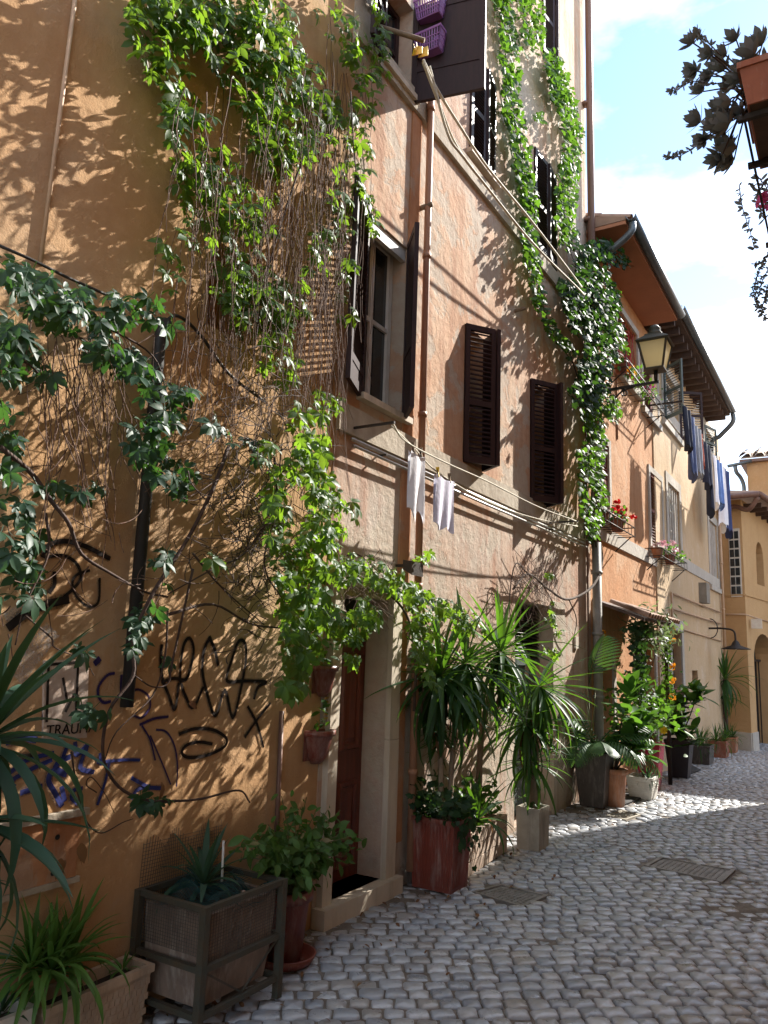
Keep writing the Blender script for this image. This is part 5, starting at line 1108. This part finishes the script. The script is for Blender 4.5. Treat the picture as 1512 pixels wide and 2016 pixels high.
q = G(1342, 1533); c = Vector((q.x-.05, q.y+.15, gz(q.y))); hn = YP(1345, 1458, c.y-.15).z-c.z
sqpot('navy_planter', 'tall dark navy tapered planter at the end of the row', 'navy', c, .26, .26, .38, .38, hn, .01)
rubber('broadleaf_plant', 'spreading broad-leaved plant in the dark navy planter', Vector((c.x, c.y, c.z+hn-.03)), [(YP(1372, 1370, c.y-.1), 18, .13), (YP(1335, 1385, c.y), 18, .16), (YP(1318, 1425, c.y-.2), 18, .16), (YP(1345, 1450, c.y-.2), 16, .15), (YP(1300, 1395, c.y-.3), 12, .12)], 80, (1.1, 1.7))
# flower by the crimson pot
fl = thing('yellow_flower', 'single yellow bloom among the leaves by the crimson planter', 'flower', YP(1307, 1437, 10.9)); q = YP(1307, 1437, 10.9); pmh = leaf_oval(.06, .04, .1).mesh('petal', 'petalyellow')
for i in range(9): a = i*2*math.pi/9; put('petal', pmh, fl, smat(q, (math.cos(a), -.4, math.sin(a)), (.2, -1, .2), 1))
MB().tube([q, q+Vector((-.08, .1, -.3))], .004, 5).build('stem', 'greenstem', fl)
# low planters and dracaena near the end
for (px, py, wdt), lab, m in (((1385, 1505, .5), 'low dark planter of grassy plants past the navy planter', 'greyplastic'), ((1418, 1492, .42), 'low red planter of grassy plants near the tan house', 'terra'), ((1438, 1482, .34), 'small clay planter under the far dracaena', 'terralight')):
    q = G(px, py); c = Vector((q.x-.05, q.y+.2, gz(q.y))); sqpot('low_planter', lab, m, c, .32, wdt, .36, wdt+.05, .34, .015)
    t = thing('grassy_plant', lab.split(' planter')[0].replace('low ', 'grassy tuft in the low ').replace('small ', 'grassy tuft in the small ')+' planter', 'plant', (c.x, c.y, c.z+.3))
    for k in range(3): straps(t, c+Vector((U(-.1, .1), (k-1)*wdt*.33, .32)), 26, .42, .024, None, 'strap', (85, -25), 4)
q = G(1432, 1478); dz = thing('dracaena', 'tall dracaena with drooping sword leaves before the tan house', 'dracaena', (q.x, q.y, gz(q.y)+.3))
cr = YP(1427, 1338, q.y); cl = YP(1427, 1395, q.y); MB().tube([Vector((q.x, q.y, gz(q.y)+.3)), cl, cr], .055, 8, .05).build('trunk', 'bark', dz); straps(dz, cr, 54, .85, .06, None, 'strap', (85, -60)); straps(dz, cl.lerp(cr, .5), 24, .7, .05, None, 'strap', (0, -80))
for pts, lab in ((((1225, 1588), (1262, 1575), (1250, 1560), (1222, 1568)), 'dark rubber mat on the cobbles by the clay pot'), (((1355, 1528), (1380, 1518), (1362, 1508), (1345, 1515)), 'dark mat behind the navy planter')):
    P = [G(*p)+Vector((0, 0, .014)) for p in pts]; b = MB(); b.loft([P, [p+Vector((0, 0, .008)) for p in P]], caps=(True, True)); o = b.build('door_mat', 'rubbermat'); tag(o, lab, 'mat')
# ================================================================ CANOPY, GARLAND
ca_ = W(1176, 1203, .62); cb_ = W(1330, 1243, .62); zca = (ca_.z+cb_.z)/2+.03; cy0, cy1 = 10.02, cb_.y
cn = thing('tiled_canopy', 'small tiled canopy over the shop front on the orange house', 'canopy', (.3, 11.5, zca))
b = MB(); P = [(OZ+.002, zca+.24), (.62, zca), (.62, zca+.04), (OZ+.002, zca+.28)]; b.loft([[Vector((x, cy0, z)) for x, z in P], [Vector((x, cy1, z)) for x, z in P]], caps=(True, True)); b.build('deck', 'rafter', cn)
tm = MB(); tm.lathe([(.062, 0), (.055, .26), (.062, .24), (.052, .52)], (0, 0, 0), 6, 'X', 0, math.pi); tm = tm.mesh('roof_tile', 'tile'); k = int((cy1-cy0)/.15)
for i in range(k): put('roof_tile', tm, cn, Matrix.Translation((.68, cy0+(i+.5)*(cy1-cy0)/k, zca+.045+U(-.006, .006)))@Matrix.Rotation(math.atan2(.24, .64), 4, 'Y')@Matrix.Rotation(math.pi, 4, 'Z'))
MB().tube([Vector((.50, cy1-.08, gz(cy1))), Vector((.50, cy1-.08, zca))], .03, 8).build('post', 'iron', cn)
MB().tube([Vector((.06, cy0-.03, gz(cy0))), Vector((.06, cy0-.03, zca+.2))], .025, 8).build('post', 'brownpipe', cn)
def flowers(parent, c, r, mat, n, s=.03):
    me = leaf_oval(s, s*.8, .15, 3).mesh('petal', mat)
    for i in range(n):
        d = Vector((random.gauss(0, 1), random.gauss(0, 1), random.gauss(0, 1)+.3)).normalized(); put('petal', me, parent, smat(Vector(c)+d*r*U(.5, 1), d.cross(Vector((U(-1, 1), U(-1, 1), U(-1, 1)))), d, U(.8, 1.3)))
ga = thing('garland', 'leafy garland with orange blooms wound round the canopy post', 'garland', (.6, cy1-.08, gz(cy1)+.8)); yb = cy1-.08
joined(ga, 'foliage', LM['small'], [smat(Vector((.50, yb, U(gz(yb)+1.0, zca)))+Vector((math.cos(a), math.sin(a), 0))*U(.04, .09), (math.cos(a+1.4), math.sin(a+1.4), U(-.8, .8)), (math.cos(a), math.sin(a), .3), U(.7, 1.3)) for a in [U(0, 6.28) for _ in range(420)]])
for py in (1243, 1262, 1312, 1340, 1372): q = YP(1324, py, yb-.1); flowers(ga, q, .05, 'petalorange', 14, .045)
gb = thing('garland', 'garland with orange blooms at the dark left end of the canopy', 'garland', (.5, cy0+.1, 1.0))
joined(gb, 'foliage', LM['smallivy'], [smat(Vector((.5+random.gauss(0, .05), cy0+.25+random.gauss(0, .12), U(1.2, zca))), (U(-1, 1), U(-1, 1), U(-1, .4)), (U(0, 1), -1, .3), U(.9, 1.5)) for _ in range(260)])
for px, py in ((1187, 1247), (1184, 1293), (1180, 1342)): flowers(gb, YP(px, py, cy0+.05), .045, 'petalorange', 12, .045)
st_ = thing('oleander', 'grey-green leafy shrub spreading under the tiled canopy edge', 'shrub', (.35, 11.3, gz(11.3)))
ms = [smat(YP(1278+random.gauss(0, 26), 1243+random.gauss(0, 22), U(10.6, 11.8)), (U(-1, 1), U(-1, 1), U(-1, .6)), (U(-.3, 1), U(-1, .4), U(.1, 1)), U(.8, 1.5)) for _ in range(560)]; scatter(st_, 'silver', ms, 300)
for px in (1238, 1255, 1275, 1300): q = YP(px, 1255, 11.2); MB().tube(bez([Vector((.35+U(-.05, .05), 11.3, gz(11.3))), Vector((.3, 11.3, 1.0)), q], 5), .014, 6, .006).build('stem', 'palebark', st_)
# ================================================================ WASHING LINES, CLOTHES
wl = thing('washing_line', 'pale washing lines strung along the facade under the dark shutters', 'washing line', W(950, 960, .3))
L1 = [W(a, b, .34) for a, b in ((772, 832), (800, 870), (880, 912), (960, 948), (1060, 998), (1135, 1026))]; L2 = [W(a, b, .30) for a, b in ((770, 838), (815, 882), (862, 930), (960, 988), (1060, 1022), (1137, 1036))]
for l in (L1, L2): MB().tube(bez(l, 6), .006, 5).build('line', 'rope', wl)
for y in (L1[0].y, L1[-1].y): z = L1[0].z if y == L1[0].y else L1[-1].z; MB().bar((0, y, z), (.36, y, z), .016).build('bracket', 'iron', wl)
wl2 = thing('washing_line', 'pale washing lines sloping from the top window with the purple baskets', 'washing line', W(1000, 380, .3))
for l in ([(833, 118), (860, 175), (900, 240), (960, 330), (1050, 440), (1145, 565)], [(833, 122), (865, 205), (900, 290), (960, 370), (1050, 480), (1150, 580)], [(845, 130), (880, 260), (905, 300), (930, 330)]): MB().tube(bez([W(a, b, .42) for a, b in l], 6), .012, 5).build('line', 'rope', wl2)
MB().tube([W(745, 52, .1), W(835, 80, .42)], .02, 6).build('pole', 'palebark', wl2)
def cloth(name, label, mat, p, q, ln, folds, amp, cat='garment', grp=None, taper=1.0, ragged=.03, nx=26, nzz=12):
    p, q = Vector(p), Vector(q); d = q-p; n = Vector((d.y, -d.x, 0)).normalized(); b = MB(); ph_ = U(0, 6)
    for sd in (0, 1):
        vs = []
        for j in range(nzz+1):
            t = j/nzz
            for i in range(nx+1):
                s = i/nx; wdt = .5+(s-.5)*(1-(1-taper)*t); pt = p+d*wdt+n*(amp*(.35+t)*math.sin(s*folds*2*math.pi+ph_+t*1.3)+.012*(1 if sd else -1)*(1-.6*t)); pt.z += -ln*t*(1+ragged*math.sin(s*9+ph_))-.02*math.sin(s*math.pi)*(1-t); vs.append(pt)
        b.add(vs, [(j*(nx+1)+i, j*(nx+1)+i+1, (j+1)*(nx+1)+i+1, (j+1)*(nx+1)+i) for j in range(nzz) for i in range(nx)], True)
    o = b.build(name, mat); tag(o, label, cat, grp); return o
sc_ = W(820, 890, .3); cloth('white_undershirt', 'white garment pegged at the left of the near washing line', 'cloth', W(808, 886, .31), W(834, 900, .31), .46, 1.4, .012, 'garment', None, 1.0, .12)
cloth('lilac_cloth', 'pale lilac cloth with frilled hem on the near washing line', 'lilac', W(858, 932, .30), W(892, 948, .30), .39, 2.1, .010, 'garment', None, 1.08, .06)
for (px, py), m, lab in (((813, 880), 'palebark', 'wooden clothes peg at the left end of the white garment'), ((828, 892), 'palebark', 'wooden clothes peg at the right end of the white garment'), ((861, 930), 'yellowp', 'yellow clothes peg holding the lilac cloth'), ((884, 942), 'palebark', 'wooden clothes peg on the lilac cloth')):
    q = W(px, py, .30); b = MB(); b.bar(q+Vector((0, .0, -.035)), q+Vector((.008, 0, .04)), .012); b.bar(q+Vector((0.012, .0, -.035)), q+Vector((-.006, 0, .04)), .012); o = b.build('clothes_peg', m); tag(o, lab, 'clothes peg', 'clothes pegs')
fw_ = thing('far_washing_line', 'far washing line on the beige house hung with laundry', 'washing line', W(1390, 860, .5)); FA, FB = W(1343, 790, .55), W(1430, 908, .55); FB.z = FA.z-.1
FL = bez([FA, FA.lerp(FB, .5)+Vector((0, 0, -.12)), FB], 8); MB().tube(FL, .008, 5).build('line', 'rope', fw_)
for y, q in ((FA.y, FA), (FB.y, FB)): MB().bar((0, y, q.z), (.56, y, q.z), .03).build('bracket', 'iron', fw_)
its = [(.10, .34, 'cdark', .75, 'charcoal garment at the near end of the far laundry'), (.17, .5, 'cblue', 1.15, 'slate blue trousers on the far laundry line'), (.27, .4, 'cgrey', .95, 'pale grey garment beside the slate blue trousers on the far line'), (.36, .3, 'cred', .7, 'rust red garment in the middle of the far laundry'), (.44, .4, 'cdark', .9, 'black garment after the rust red one on the far line'), (.55, .5, 'cdark', 1.35, 'long dark trousers on the far laundry line'), (.66, .45, 'cloth', 1.1, 'white garment past the long dark trousers'), (.75, .4, 'csky', 1.0, 'bright blue garment on the far laundry line'), (.84, .5, 'cloth', 1.45, 'long white trousers near the far end of the laundry'), (.94, .55, 'cnavy', 1.5, 'navy trousers at the far end of the laundry')]
for t, wdt, m, ln, lab in its:
    q = FL[int(t*(len(FL)-1))]; cloth('hanging_garment', lab, m, q+Vector((.0, -wdt/2, 0)), q+Vector((.03, wdt/2, -.01)), ln, 1.6, .05, 'garment', 'laundry on the far line', .8, .08, 12, 8)
# ================================================================ LAMPS
lc = YP(1290, 700, 10.4); lt = thing('street_lantern', 'old square glass street lantern on a scrolled iron wall bracket', 'lantern', (lc.x, 10.4, lc.z-.3))
x, y, z = lc.x, 10.4, lc.z
def sq(h, zz): return [Vector((x+i*h, y+j*h, z+zz)) for i, j in ((-1, -1), (1, -1), (1, 1), (-1, 1))]
T_, B_, zt1, zb1_ = .185, .115, .17, -.20
for k in range(4):
    a, b2 = sq(T_, zt1), sq(B_, zb1_); m0, m1 = k, (k+1) % 4
    MB().bar(a[k], b2[k], .022).build('corner_bar', 'agediron', lt)
    cc = Vector((x, y, z)); MB().add([a[m0].lerp(cc, .03), a[m1].lerp(cc, .03), b2[m1].lerp(cc, .03), b2[m0].lerp(cc, .03)], [(0, 1, 2, 3)]).build('glass_pane', 'lampglass', lt)
b = MB(); b.loft([sq(T_+.02, zt1-.012), sq(T_+.035, zt1+.01), sq(T_+.02, zt1+.025), sq(T_*.62, zt1+.10), sq(T_*.60, zt1+.12)], caps=(True, True)); b.build('roof', 'agediron', lt)
b = MB(); b.loft([sq(B_+.012, zb1_-.02), sq(B_+.016, zb1_), sq(B_-.02, zb1_+.004)], caps=(True, True)); b.build('base', 'agediron', lt)
b = MB(); b.lathe([(0, .12), (.10, .12), (.10, .15), (.07, .19), (.085, .21), (.05, .26), (0, .28)], (x, y, z+zt1), 14); b.build('finial', 'agediron', lt)
MB().tube([Vector((x, y, z-.21)), Vector((x, y, z-.38))], .03, 8, .022).build('stem', 'iron', lt)
za = z-.38; MB().bar((0, y, za-.02), (x+.04, y, za), .03, .035).build('bracket_arm', 'iron', lt)
for k, (cxx, czz, r) in enumerate(((.18, za-.14, .10), (.36, za-.09, .06))):
    MB().tube([Vector((cxx+r*(1-t/16)*math.cos(t*.7+1.6), y, czz+r*(1-t/16)*math.sin(t*.7+1.6))) for t in range(14)], .010, 5).build('scroll', 'iron', lt)
MB().tube(bez([Vector((.02, y, za-.35)), Vector((.12, y, za-.28)), Vector((.3, y, za-.08)), Vector((.5, y, za-.02))], 5), .012, 6).build('strut', 'iron', lt)
MB().box((0, y-.03, za-.4), (.02, y+.03, za+.05)).build('wall_plate', 'iron', lt)
yl = W(1404, 1252).y-.6; A_ = W(1404, 1252, .02); A_.y = yl; Bz = YP(1449, 1275, yl)
fl_ = thing('gooseneck_lamp', 'black gooseneck wall lamp with a flat shade above the far dracaena', 'wall lamp', A_)
MB().tube(bez([Vector((0, yl, Bz.z+.42)), Vector((Bz.x*.6, yl, Bz.z+.42)), Vector((Bz.x-.03, yl, Bz.z+.36)), Vector((Bz.x, yl, Bz.z+.12))], 6), .022, 7).build('arm', 'iron', fl_)
MB().lathe([(.03, .16), (.07, .12), (.10, .05), (.30, -.02), (.31, -.04), (.28, -.03), (.09, .03), (0, .06)], (Bz.x, yl, Bz.z), 20).build('shade', 'iron', fl_); MB().lathe([(0, -.05), (.05, -.02), (.04, .04)], (Bz.x, yl, Bz.z), 10).build('bulb', 'enamel', fl_)
MB().tube([Vector((.03+.16*math.sin(t), yl, Bz.z+.42+.22*math.cos(t))) for t in [i*math.pi/8 for i in range(9)]], .012, 5).build('scroll', 'iron', fl_)
fd = W(806, 1113, .12); ft = thing('floodlight', 'small black floodlight above the doorway vines', 'floodlight', (0, fd.y, fd.z)); b = MB(); b.loft([[Vector((.10, fd.y+i*.06, fd.z+j*.035)) for i, j in ((-1, -1), (1, -1), (1, 1), (-1, 1))], [Vector((.19, fd.y+i*.085, fd.z-.03+j*.05)) for i, j in ((-1, -1), (1, -1), (1, 1), (-1, 1))]], caps=(True, True)); b.build('housing', 'iron', ft); MB().bar((0, fd.y, fd.z), (.11, fd.y, fd.z), .02).build('bracket', 'iron', ft)
# ================================================================ FLOWER RACKS
def rack(label, q, y0, y1, z, fl_list, pots, upl, grp='window flower racks', dp=.26, x=0.0):
    t = thing('flower_rack', label, 'flower rack', (x, (y0+y1)/2, z), grp)
    for zz in (0, .13): MB().tube([Vector((x, y0, z+zz)), Vector((x+dp, y0, z+zz)), Vector((x+dp, y1, z+zz)), Vector((x, y1, z+zz))], .009, 5).build('rail', 'iron', t)
    for k in range(9): y = y0+(y1-y0)*k/8; MB().bar((x, y, z), (x+dp, y, z), .008).build('rod', 'iron', t); MB().bar((x+dp, y, z), (x+dp, y, z+.13), .007).build('rod', 'iron', t)
    for y in (y0+.1, y1-.1): MB().bar((x, y, z-.22), (x+dp*.9, y, z-.01), .014).build('strut', 'iron', t)
    for i, (ty, pm_, lab) in enumerate(pots):
        y = y0+(y1-y0)*ty; rpot('flower_pot', lab, pm_, Vector((x+dp/2, y, z+.008)), .07, .10, .17, False, 'pots in the flower racks')
    for ty, mat, n, lab, hh, s in fl_list:
        y = y0+(y1-y0)*ty; g_ = thing('flowers', lab, 'flowers', (x+dp/2, y, z+.16), 'flowers in the racks')
        joined(g_, 'foliage', LM['small'], [smat(Vector((x+dp/2+random.gauss(0, .09), y+random.gauss(0, .13), z+.18+abs(random.gauss(0, .08)))), (U(-1, 1), U(-1, 1), U(-.8, .8)), (U(0, 1), U(-1, .3), 1), U(.9, 1.7)) for _ in range(90)])
        for k in range(n): flowers(g_, Vector((x+dp/2+random.gauss(0, .08), y+random.gauss(0, .13), z+.24+U(0, hh))), .045, mat, 14, s)
a = W(1182, 1042, .0); e = W(1236, 1062, .0); zr = W(1200, 1040, .13).z
rack('iron flower rack with red geraniums under the brown shutter', None, W(1172, 1040, .13).y, W(1232, 1050, .13).y, zr, [(.72, 'petalred', 9, 'bright red geraniums in the rack beside the ivy', .16, .05)], [(.2, 'terra', 'terracotta pot at the left of the geranium rack'), (.7, 'terra', 'terracotta pot under the red geraniums')], None)
zr = W(1300, 1102, .13).z
rack('iron flower rack with pink blooms on the sill of the second shutter', None, W(1286, 1100, .13).y, W(1338, 1110, .13).y, zr, [(.55, 'petalpink', 8, 'pale pink blooms in the second rack', .16, .06), (.85, 'petalmag', 4, 'magenta blooms at the end of the second rack', .14, .055)], [(.15, 'terralight', 'clay pot at the left of the pink rack'), (.6, 'terra', 'clay pot under the pale pink blooms')], None)
zr = W(1235, 740, .15).z
rack('long upper flower rack below the red lattice window', None, W(1213, 740, .15).y, W(1290, 790, .15).y, zr-.1, [(.38, 'petalorange', 4, 'orange and cream blooms in the upper rack', .14, .05), (.62, 'petalmag', 4, 'purple-pink blooms in the upper rack', .12, .05), (.82, 'petalpink', 4, 'cream-pink blooms at the end of the upper rack', .1, .05)], [(.1, 'redwood', 'brown pot at the near end of the upper rack')], None, dp=.3)
# ================================================================ BASKETS ON THE TOP SHUTTER
for (px, py), lab in (((851, 24), 'upper purple plastic basket hung on the top shutter'), ((850, 92), 'lower purple plastic basket hung on the top shutter')):
    yb_ = wt[1]+.05; q = YP(px, py, yb_-.02); t = thing('purple_basket', lab, 'basket', (q.x, yb_-.08, q.z-.1), 'purple baskets')
    w0, w1_, hh, dd = .10, .125, .19, .10
    b = MB(); 
    def fr_(k, zz): return [Vector((q.x+i*k, yb_-.012-(j*dd*(k/w1_)), zz)) for i, j in ((-1, 0), (1, 0), (1, 1), (-1, 1))]
    b.loft([fr_(w0, q.z-hh/2), fr_(w0, q.z-hh/2+.012)], caps=(True, True)); b.build('base', 'purple', t)
    b = MB(); b.loft([fr_(w1_, q.z+hh/2-.022), fr_(w1_+.008, q.z+hh/2-.022), fr_(w1_+.008, q.z+hh/2), fr_(w1_, q.z+hh/2)]); b.build('rim', 'purple', t)
    b = MB(); lo, hi_ = fr_(w0, q.z-hh/2+.01), fr_(w1_, q.z+hh/2-.02)
    for k, m in ((0, 10), (1, 5), (2, 10), (3, 5)):
        for i in range(m+1): b.bar(lo[k].lerp(lo[(k+1) % 4], i/m), hi_[k].lerp(hi_[(k+1) % 4], i/m), .009)
    for f in (.33, .66):
        ring = [lo[k].lerp(hi_[k], f) for k in range(4)]
        for k in range(4): b.bar(ring[k], ring[(k+1) % 4], .009)
    b.build('lattice', 'purple', t, kind='stuff')
yc_ = cloth('yellow_rag', 'yellow rag hanging at the end of the pole by the purple baskets', 'yellowp', W(815, 85, .40), W(838, 92, .40), .09, 2, .02, 'rag')
# ================================================================ SUCCULENT PLANTER OVERHEAD (right house)
zp_ = 4.5; sx0, sx1, sy0, sy1 = 2.57, 2.86, 3.95, 4.62
pb = thing('overhead_planter', 'terracotta box planter overhead at the top right, seen from below', 'planter', ((sx0+sx1)/2, (sy0+sy1)/2, zp_), 'planters on the facing house')
b = MB(); b.loft([[Vector((x, y, z)) for x, y in ((sx0+i, sy0+i), (sx1-i, sy0+i), (sx1-i, sy1-i), (sx0+i, sy1-i))] for i, z in ((.025, zp_), (.0, zp_+.2), (-.012, zp_+.2), (-.012, zp_+.235), (.02, zp_+.235), (.03, zp_+.19))], caps=(True, True)); b.build('body', 'terra', pb); MB().box((sx0+.035, sy0+.035, zp_-.0012), (sx1-.035, sy1-.035, zp_+.01)).build('dark_underside', 'rafter', pb)  # dark sheet added below to keep the bounce-lit underside dark
hr_ = thing('planter_bracket', 'iron brackets carrying the overhead planter on the facing house', 'bracket', (XR, 4.3, zp_-.03))
for y in (4.05, 4.5, 5.5): MB().bar((XR, y, zp_-.02), (sx0-.03, y, zp_-.02), .03).build('arm', 'iron', hr_); MB().bar((XR, y, zp_-.4), (sx0+.2, y, zp_-.03), .016).build('strut', 'iron', hr_)
for dx in (.0, .14, .28): MB().bar((sx0+dx, 3.95, zp_-.0075), (sx0+dx, 5.55, zp_-.0075), .012).build('rail', 'iron', hr_)
def rosette(t, c, axis, n, s):
    ax = Vector(axis).normalized(); o = ax.orthogonal().normalized(); p = ax.cross(o)
    for i in range(n):
        a = i*2.4; e = R_(15+55*i/n); d = (o*math.cos(a)+p*math.sin(a))*math.cos(e)+ax*math.sin(e); put('leaf', LM['succ'][i % 3], t, smat(Vector(c), d, ax-d*.2, s*U(1.1, 1.5)))
sc1 = thing('succulent', 'trailing rosette succulent silhouetted against the sky, top right', 'succulent', (sx0, 4.3, zp_+.2))
ros = [(1365, 85, .8), (1375, 75, .6), (1402, 105, .8), (1430, 110, .9), (1450, 80, .9), (1425, 140, .9), (1370, 140, .9), (1400, 150, .8), (1385, 180, .9), (1415, 130, .8), (1440, 175, .9), (1420, 215, .9), (1380, 240, 1.0), (1412, 250, 1.1), (1435, 245, 1.1), (1425, 265, 1.1), (1430, 300, 1.15), (1445, 315, 1.15), (1420, 310, 1.0), (1388, 275, .7), (1450, 290, 1), (1455, 230, .9), (1470, 140, 1), (1485, 110, 1.1), (1500, 90, 1.1), (1505, 130, 1.1), (1490, 160, 1.1), (1505, 175, 1.2), (1460, 150, .9), (1440, 200, .9)]
base_s = Vector((sx0+.03, 4.25, zp_+.21))
for px, py, s in ros:
    v = ray(px, py); yq = 4.25+U(-.25, .2); q = CAM+v*(yq/v.y); rosette(sc1, q, (U(-.9, -.1), U(-.8, .1), U(-.3, .8)), 14, s)
    MB().tube(bez([base_s+Vector((0, U(-.2, .2), 0)), (base_s+q)/2+Vector((0, 0, .05)), q], 4), .006, 5, .004).build('stem', 'vinestem', sc1)
for pp in (((1440, 160), (1400, 165), (1365, 160), (1335, 175), (1322, 178)), ((1430, 250), (1395, 270), (1360, 295), (1330, 310), (1308, 308)), ((1420, 110), (1395, 85), (1378, 70), (1372, 55))):
    pts = bez([CAM+ray(*p)*(4.2/ray(*p).y) for p in pp], 5); MB().tube(pts, .004, 5, .002).build('stem', 'vinestem', sc1)
    for i, q in enumerate(pts[4:]):
        for k in range(3): put('leaf', LM['succ'][k], sc1, smat(q, (U(-1, .5), U(-1, 1), U(-.6, 1)), (U(-1, 1), -1, U(-1, 1)), U(.35, .55)))
sc2 = thing('succulent', 'fine trailing succulent on the far bracket at the right edge', 'succulent', (2.55, 5.5, zp_))
for pp in (((1500, 520), (1490, 545), (1484, 580), (1495, 610), (1508, 625)), ((1512, 530), (1498, 560), (1490, 590)), ((1455, 365), (1462, 410), (1475, 450), (1485, 490)), ((1512, 350), (1490, 390), (1505, 430)), ((1512, 500), (1500, 515), (1485, 520)), ((1512, 560), (1505, 590), (1500, 610)), ((1475, 360), (1495, 380), (1510, 410)), ((1490, 345), (1512, 375), (1512, 400))):
    pts = bez([CAM+ray(*p)*(5.4/ray(*p).y) for p in pp], 6); MB().tube(pts, .004, 5, .002).build('stem', 'vinestem', sc2)
    dense = pp[0][1] > 480
    for i, q in enumerate(pts):
        for k in range(4 if dense else 2): put('leaf', LM['succ'][k % 3], sc2, smat(q, (U(-1, 1), U(-1, 1), U(-1, .6)), (U(-1, 1), -1, U(-1, 1)), U(.3, .5) if dense else U(.4, .8)))
ff = CAM+ray(1506, 395)*(5.2/ray(1506, 395).y); f5 = thing('pink_bloom', 'pink blossom at the right edge below the overhead planter', 'flower', ff); flowers(f5, ff, .05, 'petalmag', 12, .06)

fm_ = []
for _ in range(150):
    x = abs(random.gauss(.0, .45))+.05; y = U(2.6, 11); fm_.append(smat(Vector((x, y, gz(y)+.012)), (U(-1, 1), U(-1, 1), U(-.1, .15)), (U(-.4, .4), U(-.4, .4), 1), U(.4, .9)))
fo = joined(None, 'fallen_leaves', LM['dead'], fm_); tag(fo, 'scattered dry brown leaves on the cobbles along the wall', 'leaves', None, 'stuff')
